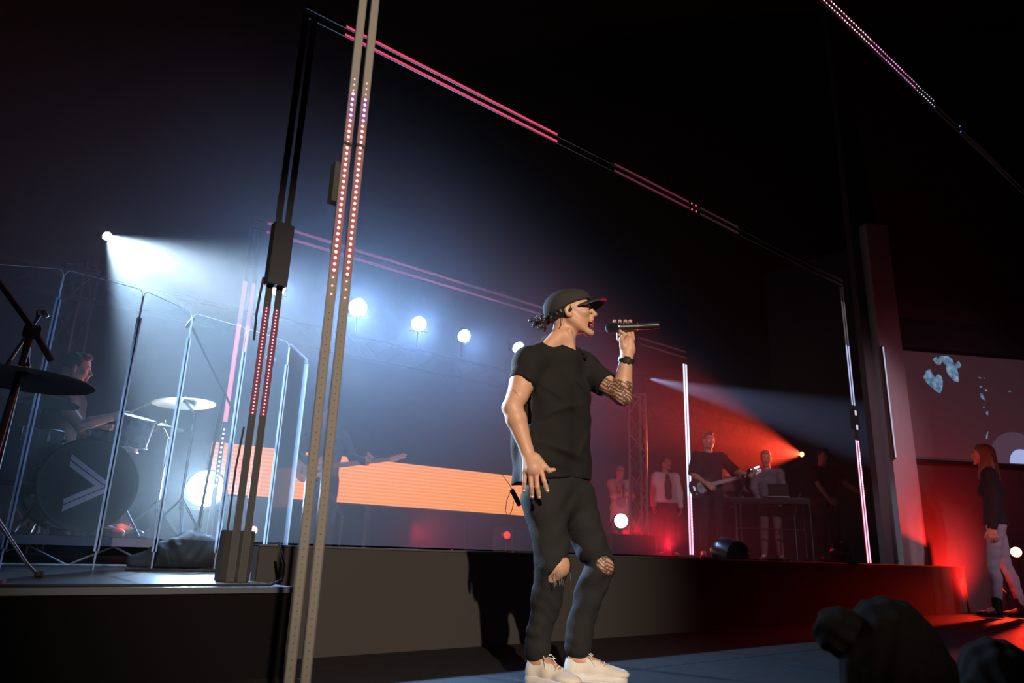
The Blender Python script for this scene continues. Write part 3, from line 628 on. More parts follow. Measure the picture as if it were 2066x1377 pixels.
    q = B(); c = S(1181, 717, .02)+cf*.0; q.box((-.012, -.008, -.016), (.012, .008, .016), frame(cf), c); q.tube([S(1168, 701, -.02), S(1173, 707, .0), c], .003, 6); q.build('clip', MATS['gloss_black'], t, bevel=.002)
    return t, J
def sneaker(parent, a, toe, k):
    f = np.array(toe)-a; f[2] = 0; f = unit(f); l = np.array((-f[1], f[0], 0)); R = np.stack([f, l, (0, 0, 1.)], 1); o = np.array((a[0], a[1], 0.))-f*.060*k; p = lambda x, y, z: o+R@(np.array((x, y, z))*k)
    canvas = mat('white_canvas', (.78, .72, .64), .8, var=.06, scale=300, bump=.25); rub = mat('white_rubber', (.80, .78, .76), .5)
    lo, hi = np.minimum(o, o+f*.34)-.08, np.maximum(o, o+f*.34)+.1; hi[2] = .17; lo[2] = -.01; s = Sculpt(lo, hi, .0035)
    s.cone(p(.048, 0, .040), p(.048, 0, .090), .040*k, .036*k, .02, cut1=True); s.cone(p(.05, 0, .045), p(.13, 0, .050), .040*k, .038*k, .02); s.cone(p(.13, 0, .050), p(.20, -.002, .034), .038*k, .034*k, .02); s.ball(p(.225, 0, .036), np.array((.055, .047, .024))*k, .02, R)
    s.cone(p(.085, 0, .07), p(.105, 0, .093), .030*k, .028*k, .02, cut1=True) # tongue
    s.cone(p(.046, 0, .068), p(.052, 0, .13), .0315*k, .037*k, .004, sub=True)
    s.plane((0, 0, .026), (0, 0, -1), lo, hi, .002); up = s.link('shoe', canvas, parent)
    s = Sculpt(lo, hi, .0032); s.cone(p(.050, 0, .014), p(.222, 0, .014), .0455*k, .0495*k, .01, sq=(l, .98)); s.plane((0, 0, .034), (0, 0, 1), lo, hi, .003); s.plane((0, 0, .0), (0, 0, -1), lo, hi, .003)
    s.displace(lambda x, y, z: .0016*np.clip(np.sin(2*pi*z/.0085), -1, .3)); s.link('sole', rub, up)
    q = B(); nrow = 6
    def top(x): return (.102-.52*max(0, x-.09)*(1 if x < .2 else 1))
    pts = []
    for i in range(nrow):
        x = .100+.019*i; z = np.interp(x, (.10, .13, .20), (.094, .089, .067)); y = .026-.001*i
        for sg in (-1, 1):
            c = p(x, sg*y, z-.006+.000*i); e = B(); e.lathe([(.0022, -.001), (.0045, 0), (.0048, .0012), (.0022, .0016)], c, R@np.array((.1, sg*.55, .8)), 12); e.build('eyelet', rub, up, True) if False else None; q.lathe([(.0020, -.001), (.0046, 0), (.0046, .0016), (.0020, .0022)], c, R@np.array((.1, sg*.55, .8)), 10)
        pts.append((p(x, -y, z-.004), p(x, 0, z+.006), p(x, y, z-.004), p(x+.019, -y, z-.012)))
    q.build('eyelet', mat('eyelet_metal', (.5, .45, .4), .4), up)['kind'] = 'stuff'
    q = B()
    for a_, m_, b_, n_ in pts: q.tube([a_, m_, b_], .0026, 6); q.tube([b_, (b_+n_)/2+(0, 0, .008), n_], .0024, 6)
    a0 = p(.097, 0, .104)
    for sg in (-1, 1): q.tube([a0, a0+R@np.array((.012, sg*.025, .012)), a0+R@np.array((.030, sg*.034, -.004)), a0+R@np.array((.012, sg*.012, .0))], .0023, 6); q.tube([a0, a0+R@np.array((.02, sg*.028, -.004)), a0+R@np.array((.045, sg*.043, -.040))], .0022, 6)
    q.build('shoelace', rub, up, True)
# ---------------------------------------------------------------- the hall and the stage
def struct(name, b, m, parent=None, **k): o = b.build(name, m, parent, **k); o['kind'] = 'structure'; return o
drape = mat('black_drape', (.018, .018, .02), .95, var=.3, scale=6, bump=.6, spec=.1)
deck_m = mat('deck_vinyl', (.06, .062, .07), .30, var=.25, scale=9, bump=.04); floor_m = mat('stage_floor', (.015, .015, .017), .72, var=.5, scale=14, bump=.15, spec=.15)
fascia_m = mat('fascia_cloth', (.045, .042, .040), .9, var=.12, scale=160, bump=.2, spec=.2); black_m = mat('matt_black', (.018, .018, .018), .7)
steel = mat('steel', (.45, .46, .48), .32, 1.); alu = mat('aluminium', (.55, .56, .58), .4, .9); chrome = mat('chrome', (.75, .77, .8), .15, 1.); gloss_black = mat('gloss_black', (.02, .02, .02), .25)
fl = struct('floor', B().box((-4, 1.50, -.25), (19, 11.5, -.012)), black_m)
tile_m = floor_m
# floor laid in large dark vinyl tiles
me0 = None
for i in range(-2, 9):
    for j in range(2):
        x0, y0 = -1.0+i*1.22, 1.52+j*1.08
        o = B().box((x0+.003, y0+.003, -.012), (x0+1.217, y0+1.077, 0)).build('tile', tile_m, fl)
struct('floor_pit', B().box((-6, -9, -1.62), (19, 1.5, -1.5)), black_m)
struct('wall_pit', B().box((-4, 1.46, -1.5), (19, 1.50, -.012)), black_m)
struct('wall_back', B().box((-5, 11.2, -.2), (19, 11.4, 9)), drape)
struct('wall_left', B().box((-5.2, -9, -1.5), (-5, 11.4, 9)), drape)
struct('ceiling', B().box((-5.2, -9, 9), (19, 11.4, 9.2)), drape)
struct('wall_house', B().box((-5.2, -9.2, -1.6), (19, -9, 9.2)), drape)
# drum deck and band stage (level .365), fascia in front of the band
dk = struct('stage_deck', B().box((-5, 3.2, -.012), (1.39, 4.6, .355)), mat('black_velvet', (.004, .004, .0045), .95, spec=.1))
for i in range(-2, 2):
    x1 = min(1.39, .17+i*1.22+1.22); x0 = .17+i*1.22
    if x1-x0 > .05: B().box((x0+.0015, 3.2, .355), (x1-.0015, 4.6, .365)).build('panel', deck_m, dk)
B().box((-5, 3.192, .340), (1.39, 3.2, .3655)).build('edge_strip', mat('edge_metal', (.25, .27, .3), .35, .8), dk)
st = struct('stage_band', B().box((-5, 4.6, -.012), (10.3, 11.2, .364)), black_m)
struct('stage_link', B().box((1.39, 3.72, -.012), (10.3, 4.6, .364)), deck_m)
for i in range(-2, 3): B().box((-1.05+i*1.22+.0015, 4.6, .364), (-1.05+i*1.22+1.2185, 5.9, .3655)).build('panel', deck_m, st)
struct('stage_riser', B().box((5.2, 5.6, .364), (15.5, 11.2, .52)), deck_m)
fa = struct('fascia', B().box((1.39, 3.66, 0), (10.3, 3.72, .535)), black_m)
xs = [1.39, 3.51, 5.65, 7.79, 9.3, 10.3]
for a, b in zip(xs, xs[1:]): B().box((a+.002, 3.645, .0), (b-.002, 3.66, .53)).build('panel', fascia_m, fa)
B().box((1.39, 3.640, .530), (10.3, 3.72, .540)).build('edge_strip', mat('edge_dark', (.06, .05, .06), .5), fa)
for x in (2.55, 3.02, 3.21, 4.9, 4.96, 6.3): B().lathe([(.004, 0), (.004, .004), (.001, .006)], (x, 3.650, .540), (0, 0, 1), 8).build('screw_head', steel, fa)
# splayed side wall with its pillar, screen and step blocks
WA = np.array((9.60, 4.40)); wu = np.array((cos(radians(30)), -sin(radians(30)))); wn = np.array((-wu[1]*-1, -wu[0]*1))
wn = np.array((-sin(radians(30)), -cos(radians(30))))      # faces the house
def wall_pt(t, z, out=0): p = WA+wu*t+wn*out; return np.array((p[0], p[1], z))
def wall_px(x, y, out=0):
    d = ray(x, y); A = WA+wn*out; t = (A@wn)/(d[:2]@wn); p = CAM+d*t; return p
def slab(t0, t1, z0, z1, o0, o1): return B().prism([wall_pt(t0, z0, o0), wall_pt(t1, z0, o0), wall_pt(t1, z0, o1), wall_pt(t0, z0, o1)], (0, 0, z1-z0))
side_m = mat('side_wall_paint', (.10, .085, .09), .85, var=.15, scale=5)
struct('wall_right', slab(.15, 7.5, -.012, 9, -.12, 0), side_m)
pil = struct('pillar', slab(.28, .62, -.012, 5.2, .0, .16), mat('pillar_paint', (.42, .40, .42), .8, var=.08, scale=6))
scr = thing('projection_screen', 'large dim side screen on the splayed wall with a blue-grey live close-up', 'screen')
P0, P1, P2, P3 = wall_px(1797, 705, .05), wall_px(2140, 741, .05), wall_px(2140, 949, .05), wall_px(1813, 923, .05)
z1, z0 = P0[2], P3[2]; ta = (P0[:2]-WA)@wu; tb = ta+2.35
slab(ta, tb, z0, z1, .03, .06).build('screen_surface', mat('screen_dim', (.16, .12, .13), .8, emit=(.06, .03, .04), es=.35), scr)
for a, b, c, d in ((ta-.05, tb+.05, z1, z1+.05), (ta-.05, tb+.05, z0-.05, z0), (ta-.05, ta, z0, z1), (tb, tb+.05, z0, z1)): slab(a, b, c, d, .02, .07).build('screen_frame', black_m, scr)
pic = mat('screen_picture', (.05, .06, .08), .8, emit=(.16, .27, .42), es=.9); pn, pl, pb = nodes(pic)
tcn = pn.new('ShaderNodeTexCoord'); nz = pn.new('ShaderNodeTexNoise'); nz.inputs['Scale'].default_value = 14; nz.inputs['Detail'].default_value = 5; cr = pn.new('ShaderNodeValToRGB')
cr.color_ramp.elements[0].position = .35; cr.color_ramp.elements[0].color = (.05, .10, .18, 1); cr.color_ramp.elements[1].position = .7; cr.color_ramp.elements[1].color = (.22, .36, .50, 1)
pl.new(tcn.outputs['Object'], nz.inputs[0]); pl.new(nz.outputs[0], cr.inputs[0]); pl.new(cr.outputs[0], pb.inputs['Emission Color'])
S1_ = lambda x, y: (1750+x/4.304, 680+y/4.304)
blobs = [[(566, 190), (600, 168), (612, 200), (628, 165), (700, 162), (735, 190), (755, 240), (790, 205), (815, 240), (800, 265), (775, 268), (790, 320), (792, 388), (760, 385), (720, 345), (690, 300), (680, 245), (650, 205), (632, 240), (600, 235)],
         [(486, 350), (510, 290), (545, 278), (562, 315), (590, 350), (612, 318), (640, 335), (655, 380), (650, 440), (632, 490), (590, 460), (530, 410)],
         [(978, 488), (998, 488), (1025, 548), (1005, 540), (985, 520)], [(975, 425), (995, 420), (1000, 435), (980, 440)], [(1015, 460), (1032, 448), (1042, 470)], [(1000, 605), (1018, 600), (1012, 615)], [(1030, 650), (1045, 640), (1048, 675), (1035, 672)],
         [(962, 345), (985, 350), (982, 360)], [(1008, 350), (1020, 350), (1015, 360)], [(1222, 466), (1246, 466), (1246, 474), (1222, 474)], [(1030, 880), (1035, 840), (1048, 812), (1040, 885)]]
for bl in blobs:
    pts = [wall_px(*S1_(*q), .062) for q in bl]; B().prism(pts, (*wn*.002, 0)).build('picture_patch', pic, scr)
hl = mat('screen_glow', (.1, .1, .14), .8, emit=(.30, .36, .62), es=1.1)
c = wall_px(2064, 935, .064); r = .20; pts = [c+np.array((*wu*r*cos(a), 0))+np.array((0, 0, r*.98*sin(a))) for a in np.linspace(0, pi, 20)]; B().prism(pts, (*wn*.002, 0)).build('picture_patch', hl, scr)
c = wall_px(2056, 935, .0625); r = .44; pts = [c+np.array((*wu*r*cos(a), 0))+np.array((0, 0, r*.98*sin(a))) for a in np.linspace(0, pi, 30)]; B().prism(pts, (*wn*.001, 0)).build('picture_patch', mat('screen_glow_dim', (.1, .08, .1), .8, emit=(.055, .035, .055), es=1.), scr)
# light bar beside the pillar
A, Bq = wall_px(1779, 697, .2), wall_px(1804, 925, .2); Bq = np.array((A[0], A[1], Bq[2]))
t = thing('light_bar', 'thin white light bar upright between the grey pillar and the side screen', 'light', A*0); B().box((-.012, -.012, Bq[2]), (.012, .012, A[2]), o=(A[0], A[1], 0)).build('housing', black_m, t)
B().box((-.011, -.020, Bq[2]+.02), (.009, -.012, A[2]-.02), o=(A[0], A[1], 0)).build('lit_tube', light_mat('bar_white', (.62, .68, .85), .75), t)
tag(slab(.64, .88, 0, .42, .02, .40).build('step_block', mat('step_dark', (.10, .08, .08), .7), None, bevel=.01), 'low dark step block against the side wall left of the woman', 'step')
# ---------------------------------------------------------------- haze
hz = bpy.data.materials.new('haze'); hz.use_nodes = True; nt = hz.node_tree; nt.nodes.clear(); vs = nt.nodes.new('ShaderNodeVolumeScatter'); ou = nt.nodes.new('ShaderNodeOutputMaterial')
vs.inputs['Color'].default_value = (1, 1, 1, 1); vs.inputs['Density'].default_value = .022; vs.inputs['Anisotropy'].default_value = .55; nt.links.new(vs.outputs[0], ou.inputs['Volume'])
h = B().prism([(-4.9, 3.78, .55), (9.3, 3.78, .55), (9.72, 4.48, .55), (18.5, 4.6, .55), (18.5, 11.1, .55), (-4.9, 11.1, .55)], (0, 0, 6)).build('haze', hz); h['kind'] = 'stuff'; h.display_type = 'WIRE'
# ---------------------------------------------------------------- light gates
face_grey = mat('strip_face', (.17, .155, .135), .55, var=.1, scale=120); face_dark = mat('strip_dark', (.045, .045, .05), .5); edge_alu = mat('strip_edge', (.42, .42, .44), .35, .8)
led_unlit = mat('led_unlit', (.14, .13, .12), .4)
def strip(parent, a, b, w, side, out, lit=(), dots=None, face=face_grey, lips=edge_alu, solid=()):
    """aluminium channel from a to b, face towards `out`; solid: (t0,t1,material) lit diffuser; dots: (t0,t1,material,pitch,r,single)"""
    a, b = np.array(a, float), np.array(b, float); d = unit(b-a); side = unit(side); out = unit(out); L = np.linalg.norm(b-a); R = np.stack([side, out, d], 1)
    q = B(); q.box((-w/2, -.022, 0), (w/2, -.004, L), R, a); o = q.build('light_strip', face, parent)
    q = B()
    for sg in (-1, 1): q.box((sg*w/2-.0015, -.024, 0), (sg*w/2+.0015, .0, L), R, a)
    q.build('channel_edge', lips, o)
    for t0, t1, m in solid: B().box((-w/2+.002, -.004, t0*L), (w/2-.002, -.0025, t1*L), R, a).build('diffuser', m, o)
    if dots:
        for (t0, t1, m, pitch, r, single) in dots:
            n = max(1, int(round((t1-t0)*L/pitch))); mesh = None; big = B()
            for k in range(n):
                c = a+d*(t0*L+(k+.5)*pitch)
                if single:
                    if mesh is None: x = B().lathe([(r, -.004), (r, -.001), (r*.6, 0)], (0, 0, 0), out, 8).build('led', m, o); mesh = x.data
                    else: x = bpy.data.objects.new('led', mesh); COL.objects.link(x); x.parent = o
                    x.location = c
                else: big.lathe([(r, -.004), (r, -.001), (r*.6, 0)], c, out, 6)
            if not single: big.build('led', m, o)['kind'] = 'stuff'
    return o
pink = light_mat('led_pink', (1., .42, .42), 2.4); pinkw = light_mat('led_rose', (1., .55, .58), 3.); glow_rose = light_mat('diffuser_rose', (.55, .10, .09), .62); glow_vio = light_mat('diffuser_violet', (.45, .12, .35), .5)
white_led = light_mat('led_white', (.75, .8, 1.), 2.6); rosebar = light_mat('bar_rose', (1., .07, .16), .9); rosedim = light_mat('bar_rose_dim', (.5, .06, .12), .28)
violet = light_mat('bar_violet', (.55, .13, .30), .5); whitebar = light_mat('bar_cool_white', (.72, .78, 1.), 1.6); pinkbar = light_mat('bar_pink', (1., .50, .72), 1.5); reddot = light_mat('led_red', (1, .05, .08), 3)
OUT = (-.30, -.95, 0); XD = (1, 0, 0)
# gate nearest the camera
Y1 = 1.80; g1 = thing('light_gate', 'nearest light gate, twin lit strips rising in front of the stage left of the singer', 'light gate', (0, 0, 0), group=None)
G1 = [on_y(600, 1377, Y1), on_y(625, 1377, Y1)]; top1 = 4.12
def tz(px, py, Y): return on_y(px, py, Y)[2]
for i, (xb, yt, y0, y1) in enumerate(((599, 30, 560, 175), (622, 30, 585, 190))):
    X = (on_y(657 if i == 0 else 686, 700, Y1)[0]); a = np.array((X, Y1, 0.)); L = top1
    z0 = tz(680 if i == 0 else 706, 552 if i == 0 else 560, Y1); z1 = tz(720 if i == 0 else 743, 190 if i == 0 else 198, Y1); zs = tz(690, 580, Y1)
    strip(g1, a, a+(0, 0, L), .0235, XD, OUT, dots=[(z0/L, z1/L, pinkw, .0162*1.15, .0042, True), ((z0-.075)/L, z0/L, pink, .025, .0024, True), (z1/L, (z1+.06)/L, pink, .02, .0018, True), (.02, (z0-.08)/L, led_unlit, .0186, .0016, False)],
          solid=[(z0/L, (z1-.09)/L, glow_rose), ((z1-.09)/L, z1/L, glow_vio)])
    zc = tz(708, 292, Y1) if i == 0 else tz(737, 298, Y1); B().box((-.0145, -.026, -.004), (.0145, .003, .004), np.stack([unit(XD), unit(OUT), (0, 0, 1)], 1), (X, Y1, zc)).build('joint_bracket', black_m, g1)
xa, xb = on_y(657, 700, Y1)[0], on_y(686, 700, Y1)[0]
B().box((xa-.018, 1.83, tz(690, 400, Y1)), (xa+.022, 1.86, tz(700, 322, Y1))).build('mounting_box', black_m, g1)
B().box((xa-.10, 1.72, 0), (xb+.14, 1.98, .012)).build('base_plate', black_m, g1)
for i, py in enumerate((8, -10)):
    z = top1+.0+i*.055; a = np.array((xa, Y1, z)); b = np.array((8.6, Y1, z)); L = b[0]-a[0]; f = lambda px, yy: (on_y(px, yy, Y1)[0]-a[0])/L
    dm = light_mat('led_mauve', (.85, .35, .75), 1.6)
    strip(g1, a, b, .0235, (0, 0, 1), (0, -1, -.5), face=face_dark, lips=face_dark, dots=[(.25, f(1760, 100), pinkw, .035, .006, False), (f(1760, 100), f(1850, 185), dm, .035, .006, False), (f(1850, 185), f(1890, 225), light_mat('led_lilac', (.75, .7, .95), 1.2), .04, .005, False), (f(1938, 268), f(1942, 272), light_mat('led_blue', (.15, .3, 1), 1.), .03, .006, False)], solid=[(.25, f(1850, 185), rosedim)])
for i in range(2): strip(g1, (8.55+i*.05, Y1, 0), (8.55+i*.05, Y1, top1), .0235, XD, OUT, face=face_dark, lips=face_dark)
# middle gate, in front of the band
Y2 = 3.58; g2 = thing('light_gate', 'middle light gate, dark twin post by the drum shield, white-lit post at far right', 'light gate')
X2 = 1.245; top2 = 3.56
for i in range(2):
    X = X2+i*.054; a = np.array((X, Y2, .366)); L = top2-.366; z0, z1 = tz(505, 835, Y2), tz(530, 618, Y2)
    lipm = mat('lip_alu', (.22, .23, .25), .35, .8)
    strip(g2, a, a+(0, 0, L), .034, XD, (-.32, -.94, 0), face=face_dark, lips=lipm, dots=[((z0-.366)/L, (z1-.366)/L, light_mat('led_magenta', (1., .36, .50), 2.), .0165*1.08, .0044, True), ((z1-.366)/L, (z1-.31)/L, led_unlit, .02, .002, False), ((z0-.42)/L, (z0-.366)/L, led_unlit, .02, .002, False)], solid=[((z0-.366)/L, (z1-.366)/L, light_mat('diffuser_wine', (.30, .03, .07), .5))])
B().box((X2-.028, 3.535, tz(530, 572, Y2)), (X2+.078, 3.60, tz(545, 448, Y2))).build('mounting_box', mat('box_dark', (.03, .033, .04), .6), g2, bevel=.003)
B().box((X2-.05, 3.60, .366), (X2+.10, 3.66, .60)).build('base_box', mat('box_dark2', (.012, .012, .013), .7), g2, bevel=.004)
B().box((X2-.012, 3.60, .57), (X2+.060, 3.615, top2)).build('back_post', black_m, g2) if False else None
B().tube([(X2-.03, 3.62, .40), (X2-.032, 3.62, .9), (X2-.02, 3.62, 1.1)], .005, 6).build('cable', black_m, g2); B().tube([(X2-.03, 3.62, 1.55), (X2-.035, 3.62, 1.7), (X2-.025, 3.62, 1.9)], .006, 6).build('cable', black_m, g2)
def fx(px, py, z): return None
for i in range(2):
    z = top2+i*.06; a = np.array((X2, Y2, z)); b = np.array((7.72, Y2, z)); L = b[0]-a[0]; f = lambda px, py: (on_y(px, py, Y2)[0]-a[0])/L
    strip(g2, a, b, .022, (0, 0, 1), (0, -1, -.5), face=face_dark, lips=face_dark, solid=[(f(700, 48), f(1125, 272), rosebar), (f(1240, 332), f(1390, 408), rosedim), (f(1413, 420), f(1490, 460), light_mat('bar_brown', (.25, .08, .1), .14))], dots=[(f(1392, 409), f(1412, 419), reddot, .06, .008, False)])
for i in range(2):
    X = 7.69+i*.05; a = np.array((X, Y2+.02, .54)); L = top2-.54; f = lambda py: (tz(1716+(py-857)*.103, py, Y2)-.54)/L
    strip(g2, a, a+(0, 0, L), .034, XD, (-.75, -.66, 0), face=face_dark, lips=face_dark, solid=[(f(1135), f(885), pinkbar), (f(885), f(1000) if False else f(884), whitebar), (f(812), f(690), light_mat('bar_lavender', (.55, .6, .95), .9)), (f(690), f(600), light_mat('bar_grey', (.25, .22, .25), .35))],
          dots=[(f(1000), f(905), pinkw, .028, .007, False)] if i else None)
    B().box((X-.02, Y2-.005, tz(1715, 860, Y2)), (X+.02, Y2+.05, tz(1712, 820, Y2))).build('mounting_box', black_m, g2)
for z in (tz(1712, 828, Y2), tz(1714, 857, Y2)): B().box((7.672, Y2-.012, z-.03), (7.70, Y2-.005, z+.02)).build('clamp', light_mat('clamp_glow', (.8, .85, .95), .8), g2)  # clamps are no lamps: their lit look is emission put into the material
# farthest gate
Y3 = 6.95; g3 = thing('light_gate', 'farthest light gate, rosy post behind the drum shield and bright white post beside the guitarist', 'light gate')
top3 = on_y(1385, 722, Y3)[2]
rosepost = light_mat('bar_rose_post', (1., .30, .40), 1.0)
for i in range(2):
    X = 2.17+i*.085; a = np.array((X, Y3, .364)); L = top3-.364; f = lambda py: (tz(470, py, Y3)-.364)/L
    strip(g3, a, a+(0, 0, L), .045, XD, (-.3, -.95, 0), face=face_dark, lips=edge_alu, solid=[(f(852), f(650), rosepost), (f(650), f(560), light_mat('bar_rose_post_dim', (.7, .3, .5), .5))], dots=[(f(985), f(865), light_mat('led_pinkwhite', (1., .7, .75), 2.2), .043, .010, True)])
for i in range(2):
    z = top3+i*.10; a = np.array((2.17, Y3, z)); b = np.array((9.3, Y3, z)); L = b[0]-a[0]; f = lambda px, py: (on_y(px, py, Y3)[0]-a[0])/L
    strip(g3, a, b, .03, (0, 0, 1), (0, -1, -.5), face=face_dark, lips=edge_alu, solid=[(.02, f(935, 580)-(.0 if i else -.08), violet), (f(935, 580), f(1200, 660), light_mat('bar_violet_dim', (.35, .08, .18), .35)), (f(1290, 690), f(1385, 720), light_mat('bar_wine', (.2, .05, .08), .25))])
for i in range(2):
    X = 9.20+i*.06; a = np.array((X, Y3, .52)); L = top3-.52; f = lambda py: (tz(1388, py, Y3)-.52)/L
    strip(g3, a, a+(0, 0, L), .045, XD, (-.8, -.6, 0), face=face_dark, lips=edge_alu, solid=[(f(1000), f(736), whitebar), (f(1118), f(1000), pinkbar)], dots=[(f(1085), f(985), pinkw, .045, .012, False)] if i else None)
B().box((9.05, 6.85, .52), (9.40, 7.05, .56)).build('base_plate', mat('plate_red', (.2, .1, .1), .5), g3)
# ---------------------------------------------------------------- orange screen
ls = thing('led_screen', 'long low orange LED screen glowing across the back of the stage', 'screen')
om = mat('screen_orange', (.02, .02, .02), .6, emit=(1, .33, .09), es=1.); n_, l_, b_ = nodes(om); tc = n_.new('ShaderNodeTexCoord'); sp = n_.new('ShaderNodeSeparateXYZ'); m1 = n_.new('ShaderNodeMath'); m1.operation = 'MULTIPLY'; m1.inputs[1].default_value = 2*pi/.046; m2 = n_.new('ShaderNodeMath'); m2.operation = 'SINE'; cr = n_.new('ShaderNodeValToRGB')
m3 = n_.new('ShaderNodeMath'); m3.operation = 'MULTIPLY_ADD'; m3.inputs[1].default_value = .5; m3.inputs[2].default_value = .5
l_.new(tc.outputs['Object'], sp.inputs[0]); l_.new(sp.outputs[2], m1.inputs[0]); l_.new(m1.outputs[0], m2.inputs[0]); l_.new(m2.outputs[0], m3.inputs[0]); l_.new(m3.outputs[0], cr.inputs[0]); l_.new(cr.outputs[0], b_.inputs['Emission Color'])
cr.color_ramp.elements[0].color = (1, .25, .055, 1); cr.color_ramp.elements[1].color = (1, .40, .12, 1); b_.inputs['Emission Strength'].default_value = 1.0
xs = np.linspace(2.56, 7.9, 10)
for a, b in zip(xs, xs[1:]): B().box((a+.001, 8.5, 1.066), (b-.001, 8.56, 1.632)).build('screen_panel', om, ls)
for x in (3.0, 4.6, 6.2, 7.6): B().box((x-.02, 8.53, .52), (x+.02, 8.57, 1.07)).build('stand_leg', black_m, ls)
B().box((2.55, 8.56, 1.05), (7.91, 8.62, 1.64)).build('back_frame', black_m, ls)
# ---------------------------------------------------------------- trusses
def truss(name, label, a, b, s, n, tri=True, r=.022, group=None, m=None):
    t = thing(name, label, 'truss', group=group); a, b = np.array(a, float), np.array(b, float); d = unit(b-a); u = unit(np.cross(d, (0, 1, 0.2))); v = np.cross(d, u)
    of = [u*s*.5-v*s*.3, -u*s*.5-v*s*.3, v*s*.55] if tri else [u*s*.5+v*s*.5, -u*s*.5+v*s*.5, -u*s*.5-v*s*.5, u*s*.5-v*s*.5]
    for o in of: B().tube([a+o, b+o], r, 8).build('chord', m or alu, t, True)
    N = len(of)
    for i in range(N):
        o0, o1 = of[i], of[(i+1) % N]
        for k in range(n):
            p, q = a+(b-a)*k/n, a+(b-a)*(k+1)/n; B().tube([p+(o0 if k % 2 else o1), q+(o1 if k % 2 else o0)], r*.45, 6).build('brace', m or alu, t, True)
    for e in (a, b): B().tube([e+of[0], e+of[1], e+of[2]] + ([e+of[3]] if N == 4 else []), r*.6, 6, closed=True).build('end_frame', m or alu, t, True)
    return t
q = on_y(1287, 797, 7.6); truss('truss_tower', 'upright lattice truss tower beside the singer’s raised elbow'.replace('’', ''), (q[0], 7.6, .52), (q[0], 7.6, q[2]), .27, 8, r=.020)
q = on_y(175, 560, 8.3); truss('truss_tower', 'dim leaning lattice truss tower seen through the drum shield behind the drummer', (.98, 8.75, .364), (.98, 8.75, 3.42), .34, 6, r=.016, m=mat('alu_dull', (.3, .28, .3), .5, .8))
truss('lighting_truss', 'long horizontal lighting truss at the back carrying the row of white lamps', (-1.5, 8.25, 3.02), (12.8, 8.25, 3.02), .26, 40, tri=False, r=.016, m=mat('alu_black', (.06, .06, .065), .6, .3))
# ---------------------------------------------------------------- lamps
def lamp(label, loc, aim, r, col, es, group=None, name='stage_lamp', deep=.22, stand=None, hang=None):
    t = thing(name, label, 'stage light', group=group); loc = np.array(loc, float); d = unit(np.array(aim, float)-loc)
    q = B(); q.lathe([(r*.55, -deep), (r*.8, -deep*.9), (r*1.08, -deep*.35), (r*1.12, .02), (r*1.02, .02), (r*1.0, -.015), (r*.2, -.02)], loc, d, 24); q.build('housing', black_m, t, True)
    if r > .07:                                              # multi-cell lens
        q = B(); q.lathe([(r*.99, -.012), (r*.97, .0), (r*.1, .004)], loc, d, 24); q.build('lens', light_mat('lens_%s' % name+str(round(es)), col, es), t, True)
    else: q = B(); q.lathe([(r*.98, -.01), (r*.8, .004), (r*.1, .01)], loc, d, 20); q.build('lens', light_mat('lens_%s' % name+str(round(es)), col, es), t, True)
    s = unit(np.cross(d, (0, 0, 1))); c = loc-d*deep*.4; up = 1 if hang is not None else -1; q = B()
    if hang is not None or stand is not None:
        h = (hang if hang is not None else stand)-c[2]
        q.tube([c+s*r*1.15, c+s*r*1.25+(0, 0, np.sign(h)*r*1.2), c-s*r*1.25+(0, 0, np.sign(h)*r*1.2), c-s*r*1.15], .009, 6); q.tube([c+(0, 0, np.sign(h)*r*1.2), c+(0, 0, h)], .013, 8); q.build('yoke', black_m, t, True)
        if stand is not None: B().lathe([(.11, 0), (.11, .02), (.03, .04)], (c[0], c[1], stand), (0, 0, 1), 16).build('base', black_m, t, True)
    return t
WCOL = (.80, .92, 1.0)
ord_ = ('first white wash lamp, half hidden behind the dark gate post', 'brightest round white wash lamp just right of the nearest light gate', 'second round white wash lamp right of the nearest light gate', 'smaller oval white wash lamp left of the singer’s shoulder'.replace('’', ''), 'white wash lamp peeking out above the singer’s sleeve'.replace('’', ''))
for (p, r, e, tg), lb in zip(BACK, ord_): lamp(lb, p, tg, r, WCOL, 26, 'row of white wash lamps on the back truss', name='wash_lamp', hang=3.15)
lamp('small white spotlight throwing a wide beam across the drum kit', PROFILE, (2.35, 4.3, 1.1), .045, (.85, .95, 1), 40, name='spotlight', hang=3.15)
lamp('small white spotlight throwing a narrow beam to the right above the band', PROFILE_B, on_y(1640, 845, 6.8), .034, (.85, .9, 1), 30, name='spotlight', hang=3.15)
lamp('blazing white floodlight on a stand behind the drum shield', FLOODLIGHT, (.3, 1.2, .62), .165, (.9, .96, 1), 60, name='floodlight', stand=.364)
lamp('small orange spotlight beaming left behind the band', ORANGE_LAMP, on_y(1400, 885, 6.6), .045, (1, .30, .10), 9, name='spotlight', stand=.52)
lamp('round white floor lamp in front of the backing singers', STAGE_LAMP, (STAGE_LAMP[0]-1.5, STAGE_LAMP[1]-2.3, .9), .095, (.85, .95, 1), 14, name='floor_lamp', stand=.52)
lamp('red-orange floor lamp glaring behind the standing woman', RED_FLOOR, (6.0, 2.2, .1), .06, (1, .25, .08), 30, name='floor_lamp', stand=.0)
lamp('added red uplight on the floor washing the side wall behind the woman', ADDED_UPLIGHT, (10.10, 4.05, .85), .05, (1, .05, .03), 6, name='floor_lamp', stand=.0, deep=.12)
lamp('small dim red lamp on the floor left of the singer\'s knee', on_y(1023, 1079, 6.6), (3, 2, .8), .045, (1, .05, .04), .9, name='floor_lamp', stand=.364)
lamp('tiny pinkish floor lamp glowing through the right end of the drum shield', on_y(511, 1069, 6.3), (1.5, 2, .8), .035, (1, .35, .3), 4, name='floor_lamp', stand=.364)
